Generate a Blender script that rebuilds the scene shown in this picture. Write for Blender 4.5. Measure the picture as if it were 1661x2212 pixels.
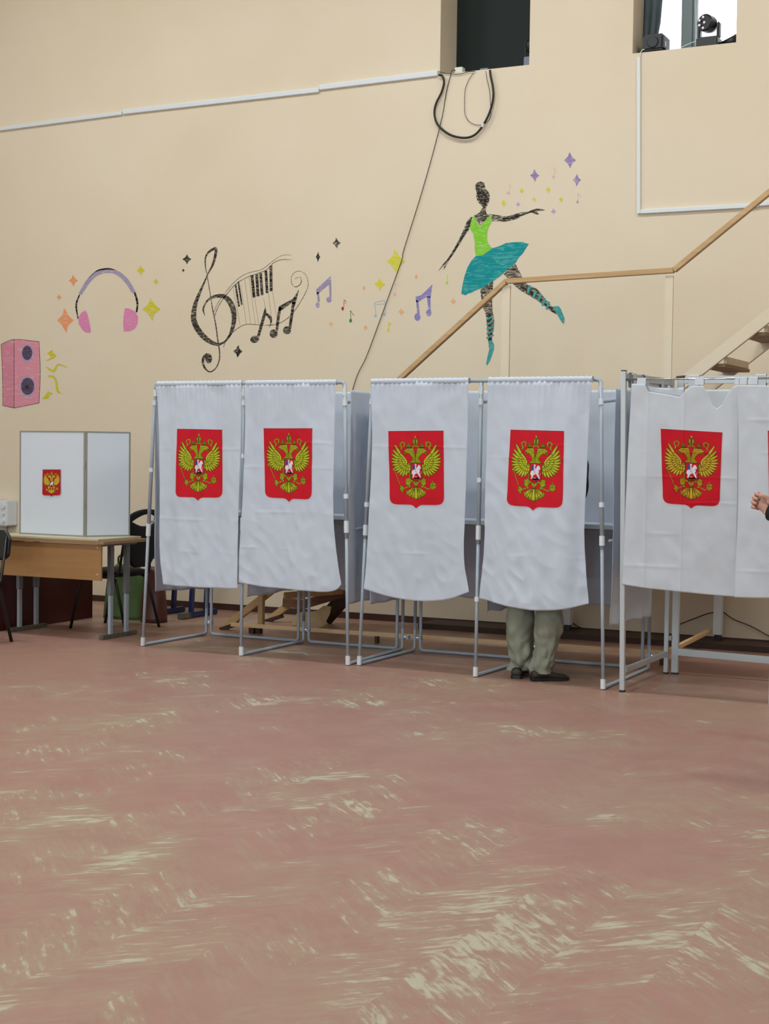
import bpy, bmesh, math, random
import numpy as np
from mathutils import Vector, Matrix, noise
from mathutils.geometry import tessellate_polygon
random.seed(7)
sc = bpy.context.scene
for o in list(bpy.data.objects): bpy.data.objects.remove(o)
COL = sc.collection
PI = math.pi

# ------------------------------------------------------------------ camera
W, H = 1661, 2212
F, PITCH, ROLL, YAW, CZ = 3300.0, .0397, .0135, .4653, 1.45
_f = Vector((-math.sin(YAW)*math.cos(PITCH), math.cos(YAW)*math.cos(PITCH), -math.sin(PITCH)))
_r0 = Vector((math.cos(YAW), math.sin(YAW), 0)); _u0 = _r0.cross(_f)
_r = math.cos(ROLL)*_r0 + math.sin(ROLL)*_u0
_u = -math.sin(ROLL)*_r0 + math.cos(ROLL)*_u0
cam = bpy.data.objects.new('camera', bpy.data.cameras.new('camera')); COL.objects.link(cam)
cam.data.sensor_fit = 'HORIZONTAL'; cam.data.sensor_width = 36; cam.data.lens = F/W*36
cam.data.clip_end = 200
cam.matrix_world = Matrix(((_r.x, _u.x, -_f.x, 0), (_r.y, _u.y, -_f.y, 0), (_r.z, _u.z, -_f.z, CZ), (0, 0, 0, 1)))
sc.camera = cam

# ------------------------------------------------------------------ world and light
world = bpy.data.worlds.new('world'); sc.world = world; world.use_nodes = True
bg = world.node_tree.nodes['Background']; bg.inputs[0].default_value = (.86, .93, 1, 1); bg.inputs[1].default_value = 2.6
sc.view_settings.view_transform = 'Standard'; sc.view_settings.look = 'None'
sc.view_settings.gamma = 1; sc.view_settings.exposure = .05; sc.view_settings.use_curve_mapping = False
LAMP_POWER, LAMP_COL = 104, (.93, 1, .985)
DAY_POWER, DAY_COL = 130, (.72, .90, 1)

def area(name, loc, rot, sx, sy, power, col, parent=None):
    l = bpy.data.lights.new(name, 'AREA'); l.shape = 'RECTANGLE'; l.size = sx; l.size_y = sy
    l.energy = power; l.color = col
    o = bpy.data.objects.new(name, l); COL.objects.link(o); o.location = loc; o.rotation_euler = rot
    if parent: o.parent = parent
    return o

# ------------------------------------------------------------------ pixel -> place helpers (known planes of the room)
def ray(px, py): return _f + _r*((px-W/2)/F) - _u*((py-H/2)/F)
def fl(px, py, z=0.0):
    r = ray(px, py); s = (z-CZ)/r.z; return Vector((r.x*s, r.y*s, z))
def yy(px, py, Y):
    r = ray(px, py); s = Y/r.y; return Vector((r.x*s, Y, CZ+r.z*s))
def xx(px, py, X):
    r = ray(px, py); s = X/r.x; return Vector((X, r.y*s, CZ+r.z*s))
def S2L(c):
    return tuple(((x/255)/12.92 if x/255 <= .04045 else ((x/255+.055)/1.055)**2.4) for x in c)

# ------------------------------------------------------------------ materials
def mat(name, col, rough=.6, metal=0, spec=.5, noise_amt=0, noise_scale=20, trans=0, bump=0, bump_scale=200):
    m = bpy.data.materials.new(name); m.use_nodes = True; nt = m.node_tree; N = nt.nodes; L = nt.links
    b = N['Principled BSDF']; c = (*S2L(col), 1)
    b.inputs['Base Color'].default_value = c; b.inputs['Roughness'].default_value = rough
    b.inputs['Metallic'].default_value = metal; b.inputs['Specular IOR Level'].default_value = spec
    tc = N.new('ShaderNodeTexCoord')
    src = None
    if noise_amt:
        n = N.new('ShaderNodeTexNoise'); n.inputs['Scale'].default_value = noise_scale; n.inputs['Detail'].default_value = 5
        L.new(tc.outputs['Object'], n.inputs['Vector'])
        r = N.new('ShaderNodeMapRange'); r.inputs[1].default_value = .3; r.inputs[2].default_value = .7
        r.inputs[3].default_value = 1-noise_amt; r.inputs[4].default_value = 1+noise_amt
        L.new(n.outputs[0], r.inputs[0])
        v = N.new('ShaderNodeVectorMath'); v.operation = 'SCALE'; v.inputs[0].default_value = c[:3]
        L.new(r.outputs[0], v.inputs['Scale']); L.new(v.outputs[0], b.inputs['Base Color']); src = v.outputs[0]
    if bump:
        n2 = N.new('ShaderNodeTexNoise'); n2.inputs['Scale'].default_value = bump_scale; n2.inputs['Detail'].default_value = 4
        L.new(tc.outputs['Object'], n2.inputs['Vector'])
        bp = N.new('ShaderNodeBump'); bp.inputs['Strength'].default_value = bump; bp.inputs['Distance'].default_value = .01
        L.new(n2.outputs[0], bp.inputs['Height']); L.new(bp.outputs[0], b.inputs['Normal'])
    if trans:
        t = N.new('ShaderNodeBsdfTranslucent'); t.inputs[0].default_value = c
        if src: L.new(src, t.inputs[0])
        mx = N.new('ShaderNodeMixShader'); mx.inputs[0].default_value = trans
        L.new(b.outputs[0], mx.inputs[1]); L.new(t.outputs[0], mx.inputs[2]); L.new(mx.outputs[0], N['Material Output'].inputs[0])
    return m

def wall_mat():
    m = mat('wall_paint', (214, 200, 172), .75, spec=.25, bump=.06, bump_scale=60)
    nt = m.node_tree; N = nt.nodes; L = nt.links; b = N['Principled BSDF']
    tc = N.new('ShaderNodeTexCoord')
    n = N.new('ShaderNodeTexNoise'); n.inputs['Scale'].default_value = .9; n.inputs['Detail'].default_value = 6
    L.new(tc.outputs['Object'], n.inputs['Vector'])
    r = N.new('ShaderNodeMapRange'); r.inputs[1].default_value = .3; r.inputs[2].default_value = .7
    r.inputs[3].default_value = 0; r.inputs[4].default_value = 1; L.new(n.outputs[0], r.inputs[0])
    mx = N.new('ShaderNodeMix'); mx.data_type = 'RGBA'
    mx.inputs[6].default_value = (*S2L((215, 199, 175)), 1); mx.inputs[7].default_value = (*S2L((220, 205, 184)), 1)
    L.new(r.outputs[0], mx.inputs[0]); L.new(mx.outputs[2], b.inputs['Base Color'])
    return m

def crayon(name, col, cover=.8, base=(217, 203, 181), scale=30, ang=.6):
    """coloured crayon or brush paint with streaks through which the wall paint shows"""
    m = mat(name, col, .8, spec=.15); nt = m.node_tree; N = nt.nodes; L = nt.links; b = N['Principled BSDF']
    tc = N.new('ShaderNodeTexCoord'); mp = N.new('ShaderNodeMapping')
    mp.inputs['Rotation'].default_value = (0, ang, 0); mp.inputs['Scale'].default_value = (scale*.35, 1, scale*2.2)
    L.new(tc.outputs['Object'], mp.inputs[0])
    n = N.new('ShaderNodeTexNoise'); n.inputs['Scale'].default_value = 1; n.inputs['Detail'].default_value = 4
    n.inputs['Distortion'].default_value = 1.5
    L.new(mp.outputs[0], n.inputs['Vector'])
    r = N.new('ShaderNodeMapRange'); r.inputs[1].default_value = .40+.36*(cover-.5); r.inputs[2].default_value = .56+.36*(cover-.5); r.inputs[4].default_value = .85 if cover < .75 else .6
    L.new(n.outputs[0], r.inputs[0])
    mx = N.new('ShaderNodeMix'); mx.data_type = 'RGBA'
    mx.inputs[6].default_value = (*S2L(col), 1); mx.inputs[7].default_value = (*S2L(base), 1)
    L.new(r.outputs[0], mx.inputs[0]); L.new(mx.outputs[2], b.inputs['Base Color'])
    return m

def wood_mat(name, c1, c2, axis='X', rough=.55):
    m = mat(name, c1, rough); nt = m.node_tree; N = nt.nodes; L = nt.links; b = N['Principled BSDF']
    tc = N.new('ShaderNodeTexCoord'); mp = N.new('ShaderNodeMapping')
    s = {'X': (2, 40, 40), 'Y': (40, 2, 40), 'Z': (40, 40, 2)}[axis]; mp.inputs['Scale'].default_value = s
    L.new(tc.outputs['Object'], mp.inputs[0])
    n = N.new('ShaderNodeTexNoise'); n.inputs['Scale'].default_value = 1; n.inputs['Detail'].default_value = 5; n.inputs['Distortion'].default_value = .6
    L.new(mp.outputs[0], n.inputs['Vector'])
    r = N.new('ShaderNodeMapRange'); r.inputs[1].default_value = .3; r.inputs[2].default_value = .7; L.new(n.outputs[0], r.inputs[0])
    mx = N.new('ShaderNodeMix'); mx.data_type = 'RGBA'
    mx.inputs[6].default_value = (*S2L(c1), 1); mx.inputs[7].default_value = (*S2L(c2), 1)
    L.new(r.outputs[0], mx.inputs[0]); L.new(mx.outputs[2], b.inputs['Base Color'])
    return m

def floor_mat():
    """herringbone parquet painted red-brown, the paint worn through along the blocks"""
    m = mat('painted_parquet', (150, 100, 90), .5, spec=.35); nt = m.node_tree; N = nt.nodes; L = nt.links; b = N['Principled BSDF']
    def new(t, **k):
        n = N.new(t)
        for a, v in k.items(): setattr(n, a, v)
        return n
    def math_(op, a, b_=None, c=None):
        n = new('ShaderNodeMath', operation=op)
        for i, v in enumerate((a, b_, c)):
            if v is None: continue
            if isinstance(v, (int, float)): n.inputs[i].default_value = v
            else: L.new(v, n.inputs[i])
        return n.outputs[0]
    geo = new('ShaderNodeNewGeometry'); sp = new('ShaderNodeSeparateXYZ'); L.new(geo.outputs['Position'], sp.inputs[0])
    X, Y = sp.outputs[0], sp.outputs[1]
    CW = .30
    colx = math_('DIVIDE', X, CW); par = math_('FLOORED_MODULO', math_('FLOOR', colx), 2)      # 0 / 1 column parity
    sgn = math_('SUBTRACT', math_('MULTIPLY', par, 2), 1)
    Xs = math_('MULTIPLY', X, sgn)
    s = math_('MULTIPLY', math_('ADD', Xs, Y), .7071)       # along the block
    t = math_('MULTIPLY', math_('SUBTRACT', Y, Xs), .7071)  # across the block
    def nz(vx, vy, vz, det=4, dist=0, rough=.55):
        c = new('ShaderNodeCombineXYZ'); 
        for i, v in enumerate((vx, vy, vz)):
            if isinstance(v, (int, float)): c.inputs[i].default_value = v
            else: L.new(v, c.inputs[i])
        n = new('ShaderNodeTexNoise'); n.inputs['Scale'].default_value = 1; n.inputs['Detail'].default_value = det
        n.inputs['Distortion'].default_value = dist; n.inputs['Roughness'].default_value = rough
        L.new(c.outputs[0], n.inputs['Vector']); return n.outputs[0]
    BW = .065
    blk = math_('FLOOR', math_('DIVIDE', t, BW))
    wn = new('ShaderNodeTexWhiteNoise', noise_dimensions='2D'); cc = new('ShaderNodeCombineXYZ')
    L.new(blk, cc.inputs[0]); L.new(math_('FLOOR', colx), cc.inputs[1]); L.new(cc.outputs[0], wn.inputs['Vector'])
    rb = wn.outputs['Value']
    zoff = math_('MULTIPLY', par, 7.3)
    streak = nz(math_('MULTIPLY', s, 5), math_('MULTIPLY', t, 42), zoff, 6, .4, .62)
    big = nz(math_('MULTIPLY', X, .85), math_('MULTIPLY', Y, .85), 3.1, 4)
    med = nz(math_('MULTIPLY', X, 4.5), math_('MULTIPLY', Y, 4.5), 9.1, 5)
    flake = nz(math_('MULTIPLY', s, 11), math_('MULTIPLY', t, 24), math_('ADD', zoff, 2.2), 6, .8, .6)
    # worn-to-bare mask
    fine = nz(math_('MULTIPLY', s, 9), math_('MULTIPLY', t, 90), math_('ADD', zoff, 5.2), 4, .3, .6)
    zone = nz(math_('MULTIPLY', X, 1.5), math_('MULTIPLY', Y, 1.5), 4.4, 3)
    k = math_('ADD', math_('MULTIPLY', streak, .60), math_('MULTIPLY', flake, .60))
    k = math_('ADD', k, math_('MULTIPLY', fine, .16))
    k = math_('ADD', k, math_('MULTIPLY', zone, .72)); k = math_('ADD', k, math_('MULTIPLY', med, .35)); k = math_('ADD', k, math_('MULTIPLY', rb, .13))
    def mr(v, a, c, lo=0, hi=1):
        r = new('ShaderNodeMapRange'); r.inputs[1].default_value = a; r.inputs[2].default_value = c
        r.inputs[3].default_value = lo; r.inputs[4].default_value = hi; L.new(v, r.inputs[0]); return r.outputs[0]
    far = mr(Y, 4, 8, 0, .055)
    k = math_('SUBTRACT', k, far)
    bare = mr(k, 1.40, 1.50, 0, .85)
    fleck = nz(math_('MULTIPLY', s, 22), math_('MULTIPLY', t, 48), math_('ADD', zoff, 8.8), 5, 1.2, .6)
    bare = math_('MAXIMUM', bare, math_('MULTIPLY', mr(fleck, .655, .70, 0, .9), mr(zone, .42, .58)))
    haze = math_('ADD', mr(k, 1.18, 1.44, 0, .6), mr(math_('ADD', math_('MULTIPLY', big, .9), math_('MULTIPLY', fine, .25)), .50, .80, 0, .45))
    def mix(fac, a, c):
        n = new('ShaderNodeMix', data_type='RGBA'); L.new(fac, n.inputs[0])
        for i, v in ((6, a), (7, c)):
            if isinstance(v, tuple): n.inputs[i].default_value = (*S2L(v), 1)
            else: L.new(v, n.inputs[i])
        return n.outputs[2]
    red = mix(mr(med, .3, .7), (146, 106, 96), (154, 113, 103))
    c1 = mix(haze, red, (150, 132, 110))
    c2 = mix(bare, c1, (172, 166, 146))
    # block joints, thin and dark
    ft = math_('FRACT', math_('DIVIDE', t, BW)); j = math_('LESS_THAN', ft, .02)
    j = math_('MULTIPLY', j, mr(nz(math_('MULTIPLY', X, 2.2), math_('MULTIPLY', Y, 2.2), 1.7, 2), .5, .62, 0, .38))
    c3 = mix(j, c2, (92, 70, 58))
    L.new(c3, b.inputs['Base Color'])
    L.new(mr(bare, 0, 1, .42, .7), b.inputs['Roughness'])
    bp = new('ShaderNodeBump'); bp.inputs['Strength'].default_value = .25; bp.inputs['Distance'].default_value = .004; bp.invert = True
    L.new(bare, bp.inputs['Height']); L.new(bp.outputs[0], b.inputs['Normal'])
    return m

M = {}
M['wall'] = wall_mat(); M['floor'] = floor_mat()
M['ceiling'] = mat('ceiling_white', (225, 222, 214), .8)
M['base'] = mat('baseboard_brown', (62, 36, 28), .5, noise_amt=.15)
M['tube'] = mat('grey_plastic_tube', (156, 165, 176), .38)
M['collar'] = mat('white_plastic_fitting', (212, 216, 222), .4)
M['alu'] = mat('aluminium_profile', (178, 182, 184), .38, metal=.25)
M['chrome'] = mat('chrome', (215, 215, 218), .18, metal=1)
M['cloth'] = mat('white_cloth', (212, 219, 232), .85, spec=.15, trans=.22, bump=.05, bump_scale=500)
M['cloth2'] = mat('white_cloth_warm', (216, 220, 228), .85, spec=.15, trans=.25, bump=.05, bump_scale=500)
M['white'] = mat('white_board', (206, 212, 222), .35)
M['whitep'] = mat('white_plastic', (214, 214, 208), .4)
M['trunk'] = mat('cable_trunking_white', (226, 228, 226), .4)
M['baseb'] = mat('grey_beige_board', (186, 176, 150), .5); M['frame'] = mat('screen_frame_grey', (150, 150, 142), .4, metal=.2)
M['black'] = mat('black_plastic', (18, 18, 22), .4)
M['blackfab'] = mat('black_fabric', (16, 17, 24), .9, noise_amt=.2, noise_scale=200)
M['blackvinyl'] = mat('black_vinyl', (18, 22, 26), .35)
M['cable'] = mat('black_cable', (20, 17, 16), .5)
M['table_panel'] = wood_mat('orange_laminate', (158, 116, 72), (166, 124, 80), 'X', .45)
M['table_top'] = wood_mat('brown_laminate', (140, 108, 76), (160, 126, 90), 'X', .45)
M['legmetal'] = mat('grey_steel', (118, 122, 128), .4, metal=.2)
M['maroon'] = mat('maroon_paint', (66, 20, 22), .35, noise_amt=.12, noise_scale=3)
M['wood'] = wood_mat('pine_wood', (196, 160, 114), (178, 140, 96), 'X')
M['woodz'] = wood_mat('pine_wood_upright', (184, 150, 108), (168, 132, 92), 'Z')
M['beigewood'] = wood_mat('beige_painted_wood', (208, 184, 148), (200, 176, 140), 'X')
M['brownwood'] = wood_mat('brown_wood', (112, 76, 52), (90, 58, 38), 'X')
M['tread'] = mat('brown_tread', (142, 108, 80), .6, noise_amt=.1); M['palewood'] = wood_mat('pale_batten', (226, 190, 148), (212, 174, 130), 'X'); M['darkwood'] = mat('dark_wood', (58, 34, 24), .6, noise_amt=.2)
M['green'] = mat('green_cloth', (80, 102, 58), .9, noise_amt=.12, noise_scale=12)
M['brownbag'] = mat('brown_leather', (82, 42, 34), .45, noise_amt=.2, noise_scale=10)
M['blue'] = mat('dark_blue_steel', (26, 38, 84), .4, noise_amt=.2)
M['muddy'] = mat('worn_grey_rubber', (92, 88, 76), .8, noise_amt=.3, noise_scale=40)
M['trouser'] = mat('olive_grey_cotton', (136, 138, 124), .9, spec=.15, bump=.15, bump_scale=300)
M['shoe'] = mat('dark_brown_leather', (40, 31, 26), .55)
M['shoeblack'] = mat('black_leather', (24, 25, 28), .4)
M['navy'] = mat('navy_knit', (24, 27, 40), .9)
M['blackcloth'] = mat('black_knit', (16, 16, 18), .9)
M['skin'] = mat('skin', (188, 140, 124), .5, noise_amt=.06, noise_scale=60)
M['nail'] = mat('fingernail', (214, 170, 155), .3)
M['hair'] = mat('dark_hair', (52, 42, 36), .7)
M['darkpane'] = mat('dark_green_board', (22, 30, 28), .5, spec=.2, noise_amt=.05, noise_scale=3)
M['drape'] = mat('dark_grey_drape', (70, 80, 84), .8, noise_amt=.15, noise_scale=4)
M['mullion'] = mat('grey_window_frame', (92, 104, 106), .45)
M['lens'] = mat('clear_lens', (225, 230, 240), .1, metal=.6)
M['lilac'] = mat('lilac_card', (120, 120, 140), .6)
M['cardboard'] = mat('beige_cardboard', (196, 170, 128), .85, noise_amt=.1, noise_scale=8)
M['wire'] = mat('thin_brown_wire', (66, 44, 32), .6)
M['cord'] = mat('white_cord', (206, 208, 196), .6)
def glass_mat():
    m = bpy.data.materials.new('window_glass'); m.use_nodes = True; N = m.node_tree.nodes; L = m.node_tree.links
    N.remove(N['Principled BSDF']); a = N.new('ShaderNodeBsdfTransparent'); g = N.new('ShaderNodeBsdfGlossy'); g.inputs['Roughness'].default_value = .03
    mx = N.new('ShaderNodeMixShader'); mx.inputs[0].default_value = .06
    L.new(a.outputs[0], mx.inputs[1]); L.new(g.outputs[0], mx.inputs[2]); L.new(mx.outputs[0], N['Material Output'].inputs[0]); return m
M['glass'] = glass_mat()
def emit_mat(name, col, s):
    m = bpy.data.materials.new(name); m.use_nodes = True; N = m.node_tree.nodes
    b = N['Principled BSDF']; b.inputs['Emission Color'].default_value = (*col, 1); b.inputs['Emission Strength'].default_value = s; return m

# ------------------------------------------------------------------ mesh builders
class MB:
    def __init__(s): s.v = []; s.f = []
    def add(s, vs, fs):
        n = len(s.v); s.v += [tuple(p) for p in vs]; s.f += [tuple(i+n for i in f) for f in fs]; return s
    def box(s, a, b):
        x0, y0, z0 = a; x1, y1, z1 = b
        return s.add([(x0,y0,z0),(x1,y0,z0),(x1,y1,z0),(x0,y1,z0),(x0,y0,z1),(x1,y0,z1),(x1,y1,z1),(x0,y1,z1)],
                     [(0,3,2,1),(4,5,6,7),(0,1,5,4),(1,2,6,5),(2,3,7,6),(3,0,4,7)])
    def beam(s, p, q, w, h, up=(0, 0, 1)):
        """rectangular bar from p to q, w across, h along up"""
        p = Vector(p); q = Vector(q); d = (q-p).normalized(); up = Vector(up)
        sd = d.cross(up).normalized(); u = sd.cross(d).normalized(); vs = []
        for c in (p, q):
            for a, b in ((-1,-1),(1,-1),(1,1),(-1,1)): vs.append(c+sd*a*w/2+u*b*h/2)
        return s.add(vs, [(0,1,2,3),(7,6,5,4),(0,4,5,1),(1,5,6,2),(2,6,7,3),(3,7,4,0)])
    def tube(s, pts, r, n=12, cap=True):
        pts = [Vector(p) for p in pts]; rings = []; prev = None
        rs = r if isinstance(r, (list, tuple)) else [r]*len(pts)
        for i, p in enumerate(pts):
            d = (pts[min(i+1, len(pts)-1)]-pts[max(i-1, 0)]).normalized()
            if prev is None:
                a = Vector((0, 0, 1)) if abs(d.z) < .9 else Vector((1, 0, 0)); prev = d.cross(a).normalized()
            prev = (prev-d*prev.dot(d)).normalized(); b = d.cross(prev)
            rings.append([p+(prev*math.cos(2*PI*k/n)+b*math.sin(2*PI*k/n))*rs[i] for k in range(n)])
        return s.rings(rings, cap)
    def rings(s, rings, cap=True):
        n = len(rings[0]); vs = [p for r in rings for p in r]; fs = []
        for i in range(len(rings)-1):
            for k in range(n): fs.append((i*n+k, i*n+(k+1) % n, (i+1)*n+(k+1) % n, (i+1)*n+k))
        if cap: fs += [tuple(range(n-1, -1, -1)), tuple((len(rings)-1)*n+k for k in range(n))]
        return s.add(vs, fs)
    def ball(s, c, rx, ry=None, rz=None, n=16, m=10):
        ry = rx if ry is None else ry; rz = rx if rz is None else rz; rr = []
        for i in range(1, m):
            t = PI*i/m; rr.append([(c[0]+rx*math.sin(t)*math.cos(2*PI*k/n), c[1]+ry*math.sin(t)*math.sin(2*PI*k/n), c[2]-rz*math.cos(t)) for k in range(n)])
        return s.rings(rr)
    def build(s, name, m, parent=None, smooth=False, bevel=0, label=None):
        me = bpy.data.meshes.new(name); me.from_pydata(s.v, [], s.f); me.update()
        bm = bmesh.new(); bm.from_mesh(me); bmesh.ops.recalc_face_normals(bm, faces=bm.faces)
        if bevel: bmesh.ops.bevel(bm, geom=list(bm.edges), offset=bevel, segments=2, affect='EDGES', clamp_overlap=True)
        bm.to_mesh(me); bm.free()
        o = bpy.data.objects.new(name, me); COL.objects.link(o); me.materials.append(m)
        if smooth:
            for p in me.polygons: p.use_smooth = True
        if parent: o.parent = parent
        if label: o['label'] = label
        return o

def tag(o, label=None, cat=None, group=None, kind=None):
    if label: o['label'] = label
    if cat: o['category'] = cat
    if group: o['group'] = group
    if kind: o['kind'] = kind
    return o
def thing(name, label, cat, loc=(0, 0, 0), rz=0, group=None):
    o = bpy.data.objects.new(name, None); COL.objects.link(o); o.location = loc; o.rotation_euler = (0, 0, rz); o.empty_display_size = .1
    return tag(o, label, cat, group)
def bend(p, q, c, r=.03, n=5):
    """points of a rounded elbow at corner c between p and q"""
    p, q, c = Vector(p), Vector(q), Vector(c); a = c+(p-c).normalized()*r; b = c+(q-c).normalized()*r
    return [(a*(1-t)**2+c*2*t*(1-t)+b*t*t) for t in [i/n for i in range(n+1)]]
def rounded(pts, r=.03):
    out = [Vector(pts[0])]
    for i in range(1, len(pts)-1): out += bend(pts[i-1], pts[i+1], pts[i], r)
    return out+[Vector(pts[-1])]
def cat_rom(pts, n=6):
    P = [Vector(p) for p in pts]; P = [P[0]*2-P[1]]+P+[P[-1]*2-P[-2]]; out = []
    for i in range(1, len(P)-2):
        for k in range(n):
            t = k/n; a, b, c, d = P[i-1:i+3]
            out.append(.5*((2*b)+(c-a)*t+(2*a-5*b+4*c-d)*t*t+(3*b-a-3*c+d)*t**3))
    return out+[P[-2]]

# ------------------------------------------------------------------ the room
WY = 11.66
WX = dict(a=(-5.394, -4.60), b=(-3.736, -2.922)); WZ0, WZ1, TOP = 4.588, 6.25, 7.2
XL, XR, YB = -13.0, 5.0, -5.0
b = MB()
xs_ = [XL-.3, WX['a'][0], WX['a'][1], WX['b'][0], WX['b'][1], XR+.3]
for i in range(5):
    for z0, z1 in ((-.2, WZ0), (WZ0, WZ1), (WZ1, TOP)):
        if i in (1, 3) and z0 == WZ0: continue
        b.box((xs_[i], WY, z0), (xs_[i+1], WY+.5, z1))
wall = tag(b.build('wall_back', M['wall']), 'long beige painted wall with children\'s music drawings', kind='structure')
tag(MB().box((XL, YB, -.2), (XR, WY, 0)).build('floor', M['floor']), 'red-brown painted herringbone parquet worn through to pale wood', kind='structure')
tag(MB().box((XL-.3, YB-.3, TOP), (XR+.3, WY+.5, TOP+.2)).build('ceiling', M['ceiling']), kind='structure')
tag(MB().box((XL-.3, YB, -.2), (XL, WY, TOP)).build('wall_left', M['wall']), kind='structure')
tag(MB().box((XR, YB, -.2), (XR+.3, WY, TOP)).build('wall_right', M['wall']), kind='structure')
b = MB(); wins = [(-10, -7.4), (-5.6, -3), (-1.2, 1.4)]; xs2 = [XL-.3]+[v for w in wins for v in w]+[XR+.3]
for i in range(len(xs2)-1):
    for z0, z1 in ((-.2, 1.2), (1.2, 5.6), (5.6, TOP)):
        if i % 2 and z0 == 1.2: continue
        b.box((xs2[i], YB-.3, z0), (xs2[i+1], YB, z1))
tag(b.build('wall_front', M['wall']), kind='structure')
for i, (x0, x1) in enumerate(wins):
    fr = MB()
    for p, q in (((x0, 1.2), (x0, 5.6)), ((x1, 1.2), (x1, 5.6)), ((x0, 1.23), (x1, 1.23)), ((x0, 5.57), (x1, 5.57)), (((x0+x1)/2, 1.2), ((x0+x1)/2, 5.6))):
        fr.beam((p[0], YB-.15, p[1]), (q[0], YB-.15, q[1]), .07, .07, (0, 1, 0))
    o = tag(fr.build('window_%d' % (i+3), M['ceiling']), kind='structure')
    MB().box((x0, YB-.16, 1.2), (x1, YB-.15, 5.6)).build('window_pane', M['glass'], o)
    area('daylight', ((x0+x1)/2, YB+.05, 3.4), (PI/2, 0, 0), 2.5, 4.2, DAY_POWER, DAY_COL)
tag(MB().box((-12.99, WY-.018, 0), (XR, WY, .055)).build('baseboard_back', M['base']), kind='structure')

tag(MB().box((-5.35, 11.3, 0), (XR, WY-.018, .045)).build('shade_strip', M['darkwood']), 'dark brown strip standing in for the shade on the floor along the wall', kind='structure')  # floor shade under the landing, built as a low dark strip

# ceiling lamps (above the frame)
for i, x in enumerate((-8.4, -4.4, -.4)):
    for j, y in enumerate((3.2, 8.3)):
        t = thing('ceiling_lamp', 'long white fluorescent ceiling lamp, %s row, %s' % (('rear', 'wall side')[j], ('left', 'middle', 'right')[i]), 'ceiling lamp', (x, y, TOP), group='fluorescent ceiling lamps')
        MB().box((-.8, -.2, -.08), (.8, .2, 0)).build('housing', M['ceiling'], t)
        MB().box((-.76, -.17, -.09), (.76, .17, -.081)).build('diffuser', emit_mat('lamp_diffuser', LAMP_COL, 3), t)
        area('lamp_light', (0, 0, -.11), (0, 0, 0), 1.5, .34, LAMP_POWER, LAMP_COL, t)

# ---- the two high windows
w1 = MB(); xa, xb = WX['a']
w1.box((xa, WY+.33, WZ0), (xb, WY+.36, WZ1))
o = tag(w1.build('window_1', M['darkpane']), 'high window covered with a dark green board', kind='structure')
w2 = MB(); xa2, xb2 = WX['b']; YF = WY+.30
pm = lambda px: yy(px, 60, YF).x
for x0, x1 in ((xa2, xa2+.04), (xb2-.04, xb2)): w2.box((x0, YF, WZ0), (x1, YF+.05, WZ1))
w2.box((xa2, YF, WZ1-.05), (xb2, YF+.05, WZ1)); w2.box((xa2, YF, WZ0), (xb2, YF+.05, WZ0+.03))
o2 = tag(w2.build('window_2', M['mullion']), 'high window with bright daylight and grey frame', kind='structure')
mm = MB(); mm.box((pm(1474), YF-.03, WZ0), (pm(1497), YF+.05, WZ1)); mm.box((pm(1497), YF-.015, WZ0), (pm(1504), YF+.05, WZ1))
mm.build('mullion', M['mullion'], o2)
MB().box((xa2, YF+.02, WZ0), (xb2, YF+.026, WZ1)).build('window_pane', M['glass'], o2)
dp = MB(); rows = []
for k in range(13):
    z = WZ1-(WZ1-WZ0)*k/12; t = k/12; r = []
    for c in range(14):
        u = c/13; x = xa2+.01+u*((.15+.03*math.sin(t*4)) if z > 4.75 else .12)
        r.append((x, YF-.06+.018*math.sin(u*16+t*2), z))
    rows.append(r)
dp.add([p for r in rows for p in r], [(i*14+c, i*14+c+1, (i+1)*14+c+1, (i+1)*14+c) for i in range(12) for c in range(13)])
od = tag(dp.build('curtain', M['drape'], smooth=True), 'dark grey drape bunched at the left of the bright high window', 'curtain')
md = od.modifiers.new('s', 'SOLIDIFY'); md.thickness = .01

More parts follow.
